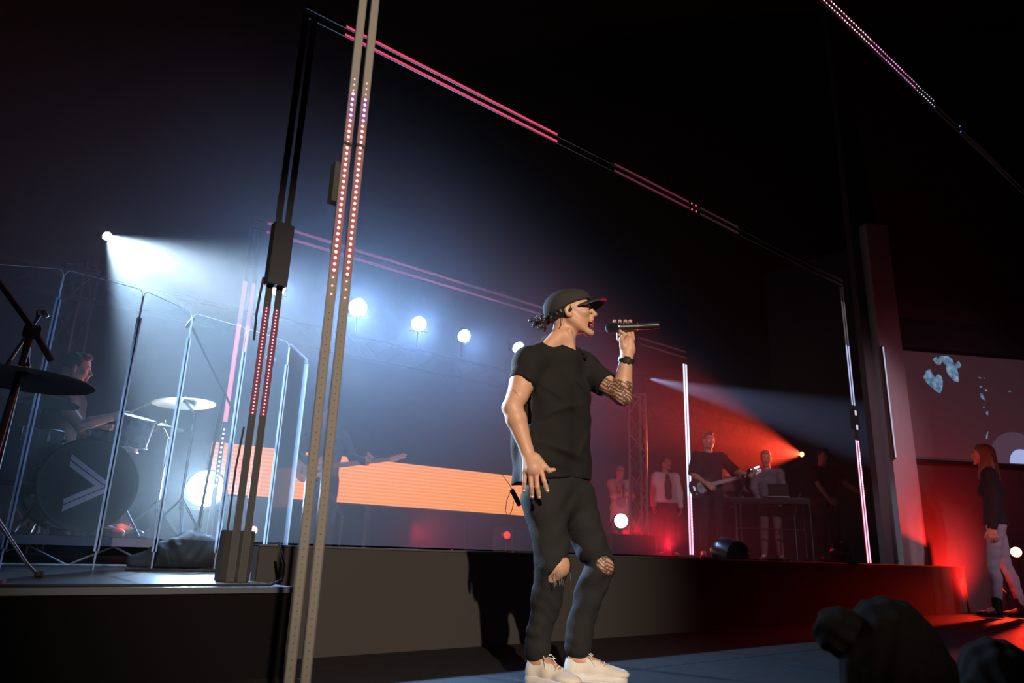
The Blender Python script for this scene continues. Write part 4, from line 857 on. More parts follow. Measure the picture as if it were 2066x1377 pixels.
# ---------------------------------------------------------------- drum shield
acr = mat_clear('acrylic'); post_m = mat_hinge('hinge_acrylic')
sh = thing('drum_shield', 'clear acrylic drum shield of tall hinged panels round the drum kit', 'drum shield')
SP = [(.04, 4.95), (.44, 4.70), (.882, 4.759), (1.249, 5.011), (1.661, 5.111), (2.037, 5.242), (2.371, 5.649)]
for (x0, y0), (x1, y1) in zip(SP, SP[1:]):
    u = unit((x1-x0, y1-y0, 0)); nrm = np.array((-u[1], u[0], 0)); L = math.hypot(x1-x0, y1-y0); a = np.array((x0, y0, .367)); r = .035; g = .006; H = 1.672
    out = [(g, 0), (L-g, 0)]+[(L-g-r+r*cos(t_), H-r+r*sin(t_)) for t_ in np.linspace(0, pi/2, 6)]+[(g+r+r*cos(t_), H-r+r*sin(t_)) for t_ in np.linspace(pi/2, pi, 6)]
    B().prism([a+u*p_+np.array((0, 0, q_)) for p_, q_ in out], nrm*.006).build('panel', acr, sh)
    q = B()
    q.prism([a+u*p_*1.0+np.array((0, 0, q_)) for p_, q_ in [(g, H-.001-r), (g, H-r+.0015)]]+[a+u*p_+np.array((0, 0, q_)) for p_, q_ in [(L/2, H+.0012), (L-g, H-r+.0015)]], nrm*.006) if False else None
    e = [a+u*p_+nrm*.003+np.array((0, 0, q_)) for p_, q_ in out[2:]]; q.tube(e, .0018, 4); q.build('polished_edge', post_m, sh)
for i, (x, y) in enumerate(SP[1:-1]): B().box((-.014, -.009, .37+.10), (.014, .009, 1.86), o=(x, y+.003, 0)).build('hinge', post_m, sh, bevel=.003); 
for i, (x, y) in enumerate(SP[1:]): B().box((-.004, -.006, .37), (.004, .006, 2.0), o=(x, y, 0)).build('panel_edge', post_m, sh)
c = on_y(546, 723, 5.2); B().box((-.045, -.003, -.012), (.045, 0, .012), frame((1, .28, 0)), c).build('sticker', mat('sticker', (.6, .7, .75), .5), sh)
# ---------------------------------------------------------------- singer and what he holds
singer, SJ = make_singer()
t = thing('microphone', 'black handheld microphone in the singer\'s left hand at his mouth', 'microphone', SO, -AZ)
a, b = S(1226, 662, .0), S(1330, 656, .012); ax = unit(b-a); L = np.linalg.norm(b-a)
B().lathe([(.004, -.012), (.016, -.008), (.0245, .004), (.0275, .020), (.0265, .036), (.022, .050)], a, ax, 28).build('grille', mat('grille_mesh', (.03, .03, .032), .5, .6, bump=.8, scale=900), t, True)
B().lathe([(.0235, .050), (.0255, .052), (.0255, .058), (.022, .062)], a, ax, 28).build('collar_ring', mat('mic_ring', (.12, .12, .12), .3, .8), t, True)
B().lathe([(.021, .062), (.0185, .09), (.0165, .14), (.0165, .19), (.0175, .195), (.0180, L-.004), (.014, L)], a, ax, 28).build('handle', mat('mic_black', (.018, .018, .018), .42), t, True)
B().lathe([(.0184, .150), (.0184, .153)], a, ax, 24).build('seam_ring', MATS['mic_ring'], t)
t = thing('radio_pack', 'small black radio pack clipped at the back of the singer\'s jeans, cable looping below', 'radio pack', SO, -AZ)
c = S(1041, 1004, .02); pk = unit(S(1050, 1020, .02)-S(1032, 985, .02)); Rp = np.stack([unit(np.cross((0, 1, 0), pk)), np.array((0, 1., 0)), pk], 1)
B().box((-.011, -.022, -.045), (.011, .022, .040), Rp, c).build('pack_body', MATS['gloss_black'], t, bevel=.003)
B().tube([S(1033, 986, .02), S(1026, 974, .02), S(1012, 956, .02)], .0016, 6).build('antenna', black_m, t)
B().tube([S(1030, 990, .02), S(1022, 1010, .02), S(1020, 1030, .02), S(1024, 1041, .02), S(1032, 1032, .02), S(1037, 1010, .02)], .0016, 6).build('cable', black_m, t, True)
# ---------------------------------------------------------------- guitars
def guitar(label, c, neck, face, body_col, kind='bass', k=1., pick=None, fret=(.25, .13, .07), cat='guitar', name='electric_guitar'):
    """c body centre, neck direction, face normal"""
    t = thing(name, label, cat, (0, 0, 0)); n = unit(neck); f = np.array(face, float); f = unit(f-n*(f@n)); s = np.cross(f, n); R = np.stack([n, s, f], 1); c = np.array(c, float)
    P = lambda x, y, z: c+R@(np.array((x, y, z))*k)
    if kind == 'single': o = [(-.20, 0), (-.19, .08), (-.13, .135), (-.05, .125), (.0, .10), (.06, .115), (.13, .11), (.17, .075), (.155, .04), (.19, .035), (.19, -.03), (.17, -.06), (.20, -.09), (.16, -.115), (.10, -.10), (.0, -.10), (-.06, -.13), (-.13, -.14), (-.19, -.09)]
    else: o = [(-.21, 0), (-.20, .08), (-.14, .14), (-.06, .125), (.0, .095), (.06, .11), (.15, .145), (.22, .13), (.20, .09), (.15, .045), (.15, -.035), (.17, -.07), (.16, -.11), (.10, -.12), (.02, -.10), (-.06, -.12), (-.14, -.14), (-.20, -.08)]
    # rounder outline
    for _ in range(2): o = [q for i in range(len(o)) for q in (tuple(.75*np.array(o[i])+.25*np.array(o[(i+1) % len(o)])), tuple(.25*np.array(o[i])+.75*np.array(o[(i+1) % len(o)])))]
    B().prism([P(x, y, -.02) for x, y in o], f*.042*k).build('body', mat('guitar_%s' % label[:14], body_col, .5, spec=.15), t, bevel=.003)
    if pick: B().prism([P(x*.55+.02, y*.6-.01, .0225) for x, y in o[::2]], f*.002*k).build('pickguard', mat('pick_%s' % label[:10], pick, .35), t)
    for x in ((-.07, .03) if kind != 'bass' else (-.03, .02)): B().box((x-.012, -.035, .022), (x+.012, .035, .030), R*k, c).build('pickup', MATS['gloss_black'], t)
    B().box((-.145, -.035, .022), (-.115, .035, .034), R*k, c).build('bridge', chrome, t)
    for y in (-.075, -.095): B().lathe([(.010, 0), (.009, .012), (.004, .014)], P(-.12, y, .022), f, 12).build('knob', chrome, t)
    NL = .58 if kind != 'bass' else .72; nx = .12
    B().prism([P(nx, -.028, .018), P(nx, .028, .018), P(nx+NL, .021, .018), P(nx+NL, -.021, .018)], f*.012*k).build('fretboard', mat('fretboard', fret, .4), t)
    q = B().prism([P(nx, -.026, -.004), P(nx, .026, -.004), P(nx+NL, .020, .0), P(nx+NL, -.020, .0)], f*.021*k); q.build('neck', mat('neck_wood', (.45, .26, .13), .4), t, bevel=.002)
    hx = nx+NL; hd = [(hx, .020), (hx+.03, .036), (hx+.17, .055), (hx+.20, .035), (hx+.18, .0), (hx+.03, -.030), (hx, -.020)]
    B().prism([P(x, y, -.004) for x, y in hd], f*.016*k).build('headstock', mat('head_%s' % label[:12], [min(1, v*.9+.04) for v in (body_col if kind == 'bass' else (.05, .04, .035))], .3), t, bevel=.002)
    for i in range(4 if kind == 'bass' else 6):
        st_ = .040 if kind == 'bass' else .026; x = hx+.035+i*st_; y = .040+.0035*i*(1 if kind == 'bass' else .6)
        q = B(); q.lathe([(.006, 0), (.005, .010), (.002, .012)], P(x, y-.012, .012), f, 8); q.tube([P(x, y, .004), P(x, y+.026, .004)], .0035, 6); q.box((-.009, -.002, -.008), (.009, .010, .008), R*k, P(x, y+.026, .004)); q.build('tuning_peg', chrome, t)
    for i in range(4 if kind == 'bass' else 6):
        n_s = 3 if kind == 'bass' else 5; y = (-.5+i/n_s)
        B().tube([P(-.13, y*.05, .034), P(hx, y*.032, .032), P(hx+.05+i*.03, y*.03+.02, .014)], .0011, 4).build('string', steel, t)
    return t, P
def local(J, loc, x, y, z, face, h=1.8):
    c_, s_ = cos(face), sin(face); q = h/1.8; return np.array(loc)+np.array((c_*x-s_*y, s_*x+c_*y, z))*np.array((q, q, q))
def strap(P_, a, m, b, parent, name='strap'):
    B().tube([a, m, b], .014, 6).build(name, black_m, parent, True)
# bassist
loc = np.array((*on_y(648, 1000, 7.8)[:2], .364)); fc = radians(-112); h = 1.74
J = stance(fc, h, hR=(.24, -.14, 1.07), hL=(.30, .46, 1.13), head_yaw=.25, head_pitch=-.25, poleR=(-.5, -1, -.2), poleL=(.0, .3, -1), handR=((.5, .7, -.5), (.8, -.3, .3), (.2, .6, .6), .6), handL=((.4, .3, .8), (-.7, .7, 0), (.4, .3, -.8), .9))
person('bass player in dark shirt standing half hidden behind the nearest light gate', J, loc, top=dict(m=mat('shirt_slate', (.05, .05, .06), .9), long_=True, sleeve=1.), legs=dict(m=black_denim), hair=('buzz', (.12, .11, .11)), vox=.009)
gt, _ = guitar('red-lit pale bass guitar, headstock showing right of the nearest light gate', local(J, loc, .17, -.12, 1.03, fc, h), (local(J, loc, .24, .62, 1.16, fc, h)-local(J, loc, .17, -.12, 1.03, fc, h)), local(J, loc, 1, .0, 1.2, fc, h)-local(J, loc, 0, 0, 1.0, fc, h), (.62, .34, .30), 'bass', 1.0, pick=(.65, .62, .55), name='bass_guitar')
# backing singer in the long coat
loc = np.array((*on_z(1250, 940, 2.17)[:2], .52)); fc = radians(-122)
J = stance(fc, 1.65, hR=(.26, .06, 1.20), hL=(.24, -.02, 1.28), fem=True, head_yaw=.2, handR=((.2, .9, .3), (.9, -.2, 0), (0, 0, 1), .8), handL=((.1, -.5, .8), (.5, .8, 0), (.3, 0, .9), .9))
person('backing singer in a long loose jacket bathed in red light, microphone at chest', J, loc, top=dict(m=mat('blouse_grey', (.35, .30, .30), .9), long_=True), legs=dict(m=mat('slacks_grey', (.12, .10, .10), .9)), fem=True, hair=('buzz', (.10, .05, .04)), vox=.010, jacket=dict(m=mat('coat_pale', (.55, .50, .48), .9), long_=True, g=.028, hem=.28, open_=.10, name='jacket', amp=.006))
tq = local(J, loc, .27, .0, 1.33, fc, 1.65); t = thing('microphone', 'small microphone held at the chest by the red-lit backing singer', 'microphone'); B().lathe([(.01, -.02), (.024, 0), (.022, .04)], tq+(0, 0, .05), (0, 0, -1), 16).build('grille', MATS['mic_black'], t, True); B().lathe([(.020, 0), (.016, .06), (.015, .18)], tq+(0, 0, .01), (0, 0, -1), 16).build('handle', MATS['mic_black'], t, True)
# backing singer in denim jacket
loc = np.array((*on_z(1342, 922, 2.32)[:2], .52)); fc = radians(-117)
J = stance(fc, 1.80, head_yaw=.35, head_pitch=.1)
person('man in pale open jacket over dark shirt and tie standing with arms at his sides', J, loc, top=dict(m=mat('shirt_black', (.03, .03, .035), .9), g=.008), jacket=dict(m=mat('jacket_pale', (.60, .52, .54), .9), long_=True, g=.026, hem=-.02, open_=.072, name='jacket', amp=.006), legs=dict(m=mat('slacks_dark', (.03, .03, .035), .9), wide=1.15), hair=('short', (.05, .03, .02)), vox=.009)
# guitarist beside the white post
loc = np.array((*on_z(1428, 872, 2.37)[:2], .52)); fc = radians(-128); h = 1.85
J = stance(fc, h, hR=(.25, -.12, 1.02), hL=(.32, .50, 1.16), head_yaw=.1, head_pitch=-.05, poleR=(-.6, -1, 0), poleL=(.0, .3, -1), handR=((.5, .7, -.5), (.8, -.3, .3), (.2, .6, .6), .6), handL=((.3, .3, .8), (-.7, .7, 0), (.4, .3, -.8), .9))
person('tall young guitarist in black sweater with pushed-up sleeves beside the bright white post', J, loc, top=dict(m=mat('sweater_black', (.02, .02, .022), .95), sleeve=1.0, g=.022, amp=.007), legs=dict(m=black_denim, g=.002), hair=('short', (.04, .025, .02)), vox=.008)
guitar('black electric guitar played by the tall young guitarist', local(J, loc, .18, -.16, .99, fc, h), local(J, loc, .26, .60, 1.20, fc, h)-local(J, loc, .18, -.16, .99, fc, h), local(J, loc, 1, 0, 1.1, fc, h)-local(J, loc, 0, 0, 1., fc, h), (.02, .02, .022), 'single', 1.0, pick=(.05, .05, .05))
# person half hidden behind him
loc = np.array((*on_z(1466, 928, 2.27)[:2], .52)); fc = radians(-122)
J = stance(fc, 1.75, head_yaw=.3, head_pitch=-.15, hR=(.3, -.1, 1.05), hL=(.3, .15, 1.1))
person('fair-haired player half hidden behind the tall young guitarist', J, loc, top=dict(m=mat('shirt_rose', (.12, .06, .06), .9), long_=True), legs=dict(m=black_denim), hair=('buzz', (.45, .33, .25)), vox=.010)
# keyboard player
loc = np.array((*on_z(1545, 912, 2.26)[:2], .52)); fc = radians(-150)
J = stance(fc, 1.74, head_yaw=.1, head_pitch=-.30, lean=.22, hR=(.36, -.14, .98), hL=(.36, .16, .98), poleR=(-.8, -1, .0), poleL=(-.8, 1, 0), handR=((1, 0, -.2), (.2, 0, 1), (0, 1, 0), .3), handL=((1, 0, -.2), (.2, 0, 1), (0, -1, 0), .3))
person('keyboard player in patterned shirt leaning over the keys, hair lit orange', J, loc, top=dict(m=mat('shirt_pattern', (.16, .14, .17), .9, var=.8, scale=18), long_=True, g=.018), legs=dict(m=mat('trousers_tan', (.12, .08, .07), .9), wide=.95), hair=('short', (.35, .20, .12)), vox=.009)
kc = local(J, loc, .50, 0, .90, fc); Rk = np.stack([(-sin(fc), cos(fc), 0), (cos(fc), sin(fc), 0), (0, 0, 1.)], 1)
t = thing('keyboard', 'black stage keyboard on its stand in front of the patterned shirt', 'keyboard')
B().box((-.62, -.14, -.04), (.62, .14, .045), Rk, kc).build('case', MATS['gloss_black'], t, bevel=.006)
wk = None
for i in range(36):
    x = -.56+i*.0312
    o = B().box((-.0145, -.13, .046), (.0145, .01, .056)).build('white_key', mat('key_white', (.7, .7, .68), .3), t) if wk is None else bpy.data.objects.new('white_key', wk)
    if wk is None: wk = o.data
    else: COL.objects.link(o); o.parent = t
    o.matrix_local = Matrix.Translation(Vector(kc+Rk@np.array((x, 0, 0)))) @ Matrix([list(r) for r in Rk]).to_4x4()
t = thing('keyboard_stand', 'thin crossed keyboard stand under the black stage keyboard', 'stand')
for sx in (-.5, .5):
    for sg in (-1, 1): B().tube([kc+Rk@np.array((sx, -.16*sg, -.045)), kc+Rk@np.array((sx, .2*sg, -.855))], .013, 8).build('leg', steel if sx < 0 else black_m, t, True)
B().tube([kc+Rk@np.array((-.5, 0, -.42)), kc+Rk@np.array((.5, 0, -.42))], .012, 8).build('crossbar', black_m, t, True)
t = thing('laptop', 'open laptop glowing faintly on the black stage keyboard', 'laptop'); lc = kc+Rk@np.array((.16, .06, .050))
B().box((-.15, -.10, 0.008), (.15, .10, .022), Rk, lc).build('base', steel, t); B().box((-.15, .095, .022), (.15, .105, .21), Rk, lc).build('screen', MATS['gloss_black'], t)
# second guitarist
loc = np.array((*on_z(1657, 905, 2.32)[:2], .52)); fc = radians(-124); h = 1.80
J = stance(fc, h, hR=(.27, -.06, .92), hL=(.34, .50, 1.00), head_yaw=.1, head_pitch=-.2, poleR=(-.5, -1, -.1), poleL=(.0, .4, -1), handR=((.5, .7, -.5), (.8, -.3, .3), (.2, .6, .6), .6), handL=((.3, .3, .8), (-.7, .7, 0), (.4, .3, -.8), .9))
person('bearded guitarist in black short-sleeved shirt near the lit post at the right', J, loc, top=dict(m=mat('polo_black', (.018, .018, .02), .9), sleeve=.7, g=.022, amp=.006), legs=dict(m=black_denim, wide=1.1), hair=('short', (.03, .02, .015)), vox=.008)
guitar('sunburst electric guitar played by the bearded guitarist', local(J, loc, .19, -.12, .88, fc, h), local(J, loc, .28, .62, 1.03, fc, h)-local(J, loc, .19, -.12, .88, fc, h), local(J, loc, 1, 0, 1.05, fc, h)-local(J, loc, 0, 0, 1., fc, h), (.30, .06, .03), 'single', 1.05, pick=(.05, .03, .03))
# woman on the lower floor
wy = 3.05; loc = np.array((*on_y(2038, 1247, wy)[:2], 0.)); hh = on_y(1996, 886, wy)[2]; h = (hh-.03)/1.02; fc = radians(110)
J = stance(fc, h, fem=True, hR=(.02, -.20, .88), hL=(.05, .21, .86), head_pitch=.05, head_yaw=.05, legs=(-.13, .10), spread=.09, poleR=(-1, -.3, 0), poleL=(-1, .3, 0), hs=.96)
lt = mat('light_denim', (.36, .36, .44), .85, var=.2, scale=120)
wt = person('woman with long straight hair, black sweater and ripped pale jeans watching the band', J, loc, fem=True, top=dict(m=mat('knit_black', (.02, .018, .02), .95), long_=True, g=.022, hem=.02, amp=.005), legs=dict(m=lt, g=.004, rips=[(J['knR']+J['cf']*.06, .045), (J['knL']+J['cf']*.06, .045)]), hair=('long', (.20, .09, .045)), vox=.008, hs=.98, shoes=(.02, .018, .02), skin=skin_fair)
for q in 'RL':
    a_, n_ = J['an'+q], J['kn'+q]; s = Sculpt(a_-.12, a_+.24, .006); s.cone(a_-(0, 0, .03), a_+(n_-a_)*.28, .052, .050, .01, cut1=True); s.link('boot_shaft', mat('boot_leather', (.02, .018, .018), .35), wt)
# ---------------------------------------------------------------- drums
pl_ = thing('drum_platform', 'low truss-legged platform carrying the drum kit behind the clear shield', 'platform'); PY = 5.42
B().box((-1.6, PY, .500), (1.85, 7.9, .548)).build('deck_top', deck_m, pl_); B().box((-1.6, PY-.006, .492), (1.85, PY, .548)).build('edge_rail', mat('rail_mauve', (.28, .25, .30), .5, .3), pl_)
for i in range(14):
    x = -1.6+i*.246; B().tube([(x, PY+.02, .372+(i % 2)*.12), (x+.246, PY+.02, .492-(i % 2)*.12)], .007, 6).build('brace', alu, pl_, True)
B().tube([(-1.6, PY+.02, .372), (1.85, PY+.02, .372)], .010, 8).build('chord', alu, pl_, True)
for x in (-1.5, .2, 1.8): B().box((x-.03, PY+.03, .366), (x+.03, 7.6, .50)).build('leg', black_m, pl_)
shell = mat('drum_shell_dark', (.02, .04, .032), .22, coat=.6); pearl = mat('drum_shell_pearl', (.38, .42, .46), .3, var=.9, scale=18)
def drum(name, label, c, ax, r, dep_, m, lugs=8, head=None, head_b=True, feet=None, group=None):
    t = thing(name, label, 'drum', group=group); c = np.array(c, float); ax = unit(ax); fr = frame(ax if abs(ax[2]) < .9 else ax, (0, 0, 1) if abs(ax[2]) < .9 else (1, 0, 0))
    B().lathe([(r*.96, -.002), (r, 0), (r, dep_), (r*.96, dep_+.002)], c-ax*dep_, ax, 40).build('shell', m, t, True)
    for h_ in (0, -dep_): o = c+ax*h_; B().tube([o+fr@np.array((0, r*1.02*cos(a_), r*1.02*sin(a_))) for a_ in np.linspace(0, 2*pi, 40, endpoint=False)], .010 if r > .2 else .006, 6, closed=True).build('hoop', head and head[1] or chrome, t, True)
    B().lathe([(r*.985, -.006), (r*.985, .003), (r*.2, .004)], c, ax, 40).build('drumhead', head and head[0] or mat('drumhead', (.35, .36, .36), .5), t)
    for k in range(lugs):
        a_ = 2*pi*(k+.5)/lugs; d = fr@np.array((0, cos(a_), sin(a_))); p = c-ax*dep_*.18+d*(r+.012); B().box((-.018, -.010, -.010), (.018, .010, .010), np.stack([ax, d, np.cross(ax, d)], 1), p).build('lug', chrome, t, bevel=.003)
        B().tube([c+ax*.004+d*(r*1.03), c-ax*dep_*.25+d*(r*1.05)], .004, 6).build('tension_rod', chrome, t)
    return t
KC = on_y(180, 976, 5.58); blk_head = mat('kick_head', (.010, .012, .014), .4)
kd = drum('kick_drum', 'large dark kick drum with a pale double chevron on its front head', KC, (.10, -1, 0), .296, .44, shell, 10, (blk_head, gloss_black))
lg = mat('chevron_lilac', (.42, .38, .50), .7)
def kp(x, y): q = on_y(x/3.443, 800+y/3.443, 5.5); d = q-KC; axk = unit((.10, -1, 0)); r_ = ray(x/3.443, 800+y/3.443); tt = ((KC+axk*.0055-CAM)@axk)/(r_@axk); return CAM+r_*tt
for pl in ([(500, 397), (748, 590), (722, 610), (490, 432)], [(487, 442), (712, 612), (660, 617), (483, 483)], [(660, 617), (726, 612), (724, 628), (440, 744), (442, 710)], [(437, 753), (722, 636), (742, 660), (428, 798)]):
    B().prism([kp(*q) for q in pl], unit((.10, -1, 0))*.0012).build('chevron_stripe', lg, kd)
for sg in (-1, 1): B().tube([KC+(sg*.27, .12, -.14), KC+(sg*.36, .0, -.325)], .008, 6).build('spur_leg', chrome, kd, True)
q = on_y(278, 842, 5.75); drum('rack_tom', 'small pearl-swirl rack tom mounted right of the kick drum', q, (.12, -.25, 1), .125, .20, pearl, 6)
q = on_y(66, 868, 5.9); ft = drum('floor_tom', 'chrome-lugged floor tom at the left end of the drum kit', q, (0, 0, 1), .19, .36, mat('shell_smoke', (.10, .12, .12), .25, coat=.5), 8)
for a_ in (.3, 2.4, 4.5): B().tube([q+(.2*cos(a_), .2*sin(a_), -.15), q+(.21*cos(a_), .21*sin(a_), -.45), (q[0]+.23*cos(a_), q[1]+.23*sin(a_), .552)], .007, 6).build('leg', chrome, ft, True)
q = on_y(232, 872, 6.05); drum('snare_drum', 'snare drum in front of the drummer behind the kick drum', q, (0, -.1, 1), .175, .13, mat('shell_steel', (.5, .5, .52), .25, 1.), 8)
brass = mat('cymbal_bronze', (.20, .15, .09), .38, 1.); brass_d = mat('cymbal_dark', (.10, .085, .06), .45, .7, bump=.2, scale=4)
def cymbal(label, c, r, tilt, base, m, name='cymbal', boom=None):
    t = thing(name, label, 'cymbal'); ax = unit((tilt[0], tilt[1], 1)); B().lathe([(.008, .014), (.030, .012), (.042, .0), (r*.6, -.012), (r, -.030), (r, -.0315), (r*.6, -.0145), (.042, -.003), (.008, .010)], c, ax, 48).build('bronze_plate', m, t, True); B().lathe([(.012, .014), (.012, .028), (.006, .045)], c, ax, 12).build('wing_nut', chrome, t)
    s = thing('cymbal_stand', 'stand under the '+label, 'stand'); b_ = np.array(base, float); top = np.array(c)-ax*.012
    if boom is None: B().tube([b_+(0, 0, .22), (b_[0], b_[1], top[2]-.05), top], .011, 8).build('pole', chrome, s, True)
    else:
        k_ = np.array(boom, float); B().tube([b_+(0, 0, .16), k_], .013, 8).build('pole', black_m if r > .25 else chrome, s, True); B().tube([k_-(top-k_)*.25, top], .010, 8).build('boom', black_m if r > .25 else chrome, s, True); B().lathe([(.022, -.02), (.022, .02)], k_, (1, 0, 0), 12).build('joint', black_m, s)
    for a_ in (.4, 2.5, 4.6):
        e = b_+np.array((.27*cos(a_), .27*sin(a_), .012)); l = B(); sd = np.array((-sin(a_), cos(a_), 0))*.008
        for sg in (-1, 1): l.tube([b_+(0, 0, .30)+sd*sg*1.5, b_+(e-b_)*.75+(0, 0, .06)+sd*sg, e+sd*sg*.5], .0045, 5)
        lo_ = l.build('leg', chrome, s, True); lo_['kind'] = 'stuff'; B().lathe([(.010, -.01), (.018, 0), (.016, .02)], e, (0, 0, 1), 10).build('rubber_foot', black_m, lo_)
    return t
cymbal('wide dark cymbal seen from below in front of the drum shield', on_y(52, 752, 3.55), .262, (.03, .02), (.26, 3.75, .366), brass_d, boom=on_y(60, 672, 3.7))
cymbal('thin crash cymbal edge-lit right of the small rack tom', on_y(372, 806, 5.75), .225, (-.05, .06), (1.62, 5.95, .55), brass)
cymbal('dull cymbal half behind the wide dark cymbal', on_y(80, 798, 5.7), .25, (.08, .02), (.22, 6.15, .55), mat('cymbal_dull', (.22, .22, .2), .4, .8))
cymbal('small lower cymbal behind the second clear panel', on_y(330, 858, 6.1), .15, (0, .05), (1.55, 6.35, .55), brass)
# tall microphone stand at the left edge
t = thing('microphone_stand', 'black boom microphone stand crossing the left edge above the wide dark cymbal', 'stand')
B().tube([on_y(-12, 556, 3.45), on_y(30, 612, 3.5), on_y(66, 662, 3.55), on_y(104, 726, 3.6)], [.011, .013, .013, .016], 8).build('boom', black_m, t, True)
pb_ = on_y(64, 668, 3.55); B().tube([pb_, (pb_[0]-.02, pb_[1]-.01, 1.0), (pb_[0]-.05, 3.54, .38)], .013, 8).build('pole', black_m, t, True); B().lathe([(.03, -.025), (.03, .025)], pb_, (1, .2, 0), 14).build('clutch', black_m, t); B().lathe([(.15, 0), (.15, .015), (.03, .03)], (pb_[0]-.05, 3.54, .366), (0, 0, 1), 24).build('base', black_m, t)
t = thing('drum_microphone', 'small chrome microphone on a slanting rod above the wide dark cymbal', 'microphone')
B().tube([on_y(20, 726, 3.9), on_y(80, 636, 3.9)], .0075, 8).build('rod', chrome, t, True); B().tube([on_y(74, 645, 3.9), on_y(75, 628, 3.9), on_y(82, 626, 3.9)], .005, 6).build('clip', chrome, t); B().lathe([(.006, -.02), (.014, -.012), (.014, .012), (.008, .02)], on_y(90, 633, 3.9), (.7, 0, -.7), 12).build('capsule', chrome, t, True)
B().tube([on_y(20, 726, 3.9), (on_y(20, 726, 3.9)[0]-.1, 3.9, .9), (on_y(20, 726, 3.9)[0]-.1, 3.9, .37)], .010, 6).build('pole', black_m, t)
t = thing('microphone_stand', 'slanting overhead microphone boom above the thin crash cymbal', 'stand'); B().tube([on_y(385, 655, 6.1), on_y(430, 748, 6.1), on_y(476, 838, 6.1)], .010, 8).build('boom', black_m, t, True); q = on_y(452, 790, 6.1); B().tube([q, (q[0]-.05, 6.1, .56)], .012, 8).build('pole', black_m, t); B().lathe([(.012, -.05), (.016, 0), (.012, .05)], on_y(383, 651, 6.1), (.5, 0, 1), 12).build('capsule', gloss_black, t, True)
B().lathe([(.14, 0), (.14, .012), (.03, .03)], (q[0]-.05, 6.1, .55), (0, 0, 1), 20).build('base', black_m, t)
# drummer, seated
hx = on_y(176, 748, 6.35); fc = radians(-28); loc = np.array((hx[0]-.10, 6.42, .55)); J = stance(fc, 1.78, hR=(.30, -.16, 1.0), hL=(.30, .12, .95))
q = 1.78/1.8; low = hx[2]-.55-1.665*q
for k_ in ('pelvis', 'waist', 'chest', 'neck', 'sR', 'sL', 'head', 'hipR', 'hipL'): J[k_] = J[k_]+np.array((0, 0, low))
J['HR'] = frame((cos(radians(-12)), sin(radians(-12)), -.08))
Rf = np.array(((cos(fc), -sin(fc), 0), (sin(fc), cos(fc), 0), (0, 0, 1.))); T = lambda x, y, z: Rf@np.array((x, y, z))
for Q, sg, tp in (('R', -1, on_y(236, 838, 6.22)), ('L', 1, on_y(208, 866, 6.4))):
    J['e'+Q], J['w'+Q] = ik(J['s'+Q], tp-loc, .29, .26, T(-.1, sg*.3, -1)); J['hand'+Q] = ((unit(J['w'+Q]-J['e'+Q]), np.array((0, 0, 1.)), T(0, -sg, 0)), dict(curl=.9, size=1.))
    J['kn'+Q] = J['hip'+Q]+T(.40, sg*.10, .0); J['an'+Q] = J['kn'+Q]+T(.05, sg*.02, 0); J['an'+Q][2] = .085; J['toe'+Q] = J['an'+Q]+T(.15, sg*.03, -.05)
person('drummer in dark T-shirt seated in profile behind the clear drum shield, arm reaching right', J, loc, top=dict(m=mat('tee_charcoal', (.03, .03, .035), .9), sleeve=.4, g=.018), legs=dict(m=black_denim), hair=('short', (.06, .045, .04)), vox=.009)
t = thing('drum_stool', 'round black drum stool under the seated drummer', 'stool'); pz = J['pelvis']+loc; B().lathe([(.15, pz[2]-.22), (.17, pz[2]-.20), (.17, pz[2]-.14), (.15, pz[2]-.125)], (pz[0], pz[1], 0), (0, 0, 1), 24).build('seat', black_m, t, True); B().tube([(pz[0], pz[1], .56), (pz[0], pz[1], pz[2]-.2)], .02, 8).build('post', chrome, t)
for a_ in (0.2, 2.3, 4.4): B().tube([(pz[0], pz[1], .72), (pz[0]+.22*cos(a_), pz[1]+.22*sin(a_), .56)], .010, 6).build('leg', chrome, t)
for lab, Q, e in (('drumstick pointing right over the small rack tom', 'R', on_y(304, 812, 6.1)), ('drumstick in the drummer\'s lower hand', 'L', on_y(262, 872, 6.2))):
    w_ = J['w'+Q]+loc+unit(J['w'+Q]-J['e'+Q])*.08; d_ = unit(e-w_); t = thing('drumstick', lab, 'drumstick'); B().tube([w_-d_*.10, w_+d_*.18, w_+d_*.27], [.008, .0075, .005], 8).build('shaft', mat('hickory', (.55, .36, .22), .5), t, True); B().lathe([(.003, -.006), (.006, 0), (.003, .006)], w_+d_*.275, d_, 8).build('tip', MATS['hickory'], t)
# ---------------------------------------------------------------- things on the deck
q = on_z(384, 1146, .367); s = Sculpt((q[0]-.6, q[1]-.5, .36), (q[0]+.6, q[1]+.5, .95), .010); rr = np.random.RandomState(3)
c0 = np.array((1.52, 5.28, .366)); s = Sculpt(c0-(.5, .35, .0), c0+(.5, .35, .40), .010)
for dx, dz, r in ((-.26, .05, .07), (-.14, .08, .10), (0, .11, .13), (.03, .16, .10), (.14, .10, .12), (.27, .06, .09), (.34, .05, .06)): s.ball(c0+(dx, .02*rr.randn(), dz-.02), (r*1.25, r, r), .05)
s.displace(wrinkle(31, .012, (22, 22, 30), 1.2)); s.plane(c0+(0, 0, .004), (0, 0, -1), c0-1, c0+1, .002)
o = s.link('cloth_bundle', mat('bundle_black', (.012, .014, .013), .8)); tag(o, 'crumpled black cloth bundle on the deck at the foot of the shield panels', 'cloth')
q = np.array((*on_z(489, 1143, .367)[:2], .366)); t = thing('water_bottle', 'clear plastic water bottle standing right of the dark twin post', 'bottle'); bt = bpy.data.materials.new('bottle_plastic')
bt = mat('bottle_plastic', (.75, .8, .85), .08); bt.node_tree.nodes['Principled BSDF'].inputs['Transmission Weight'].default_value = .9; kk = 1.25
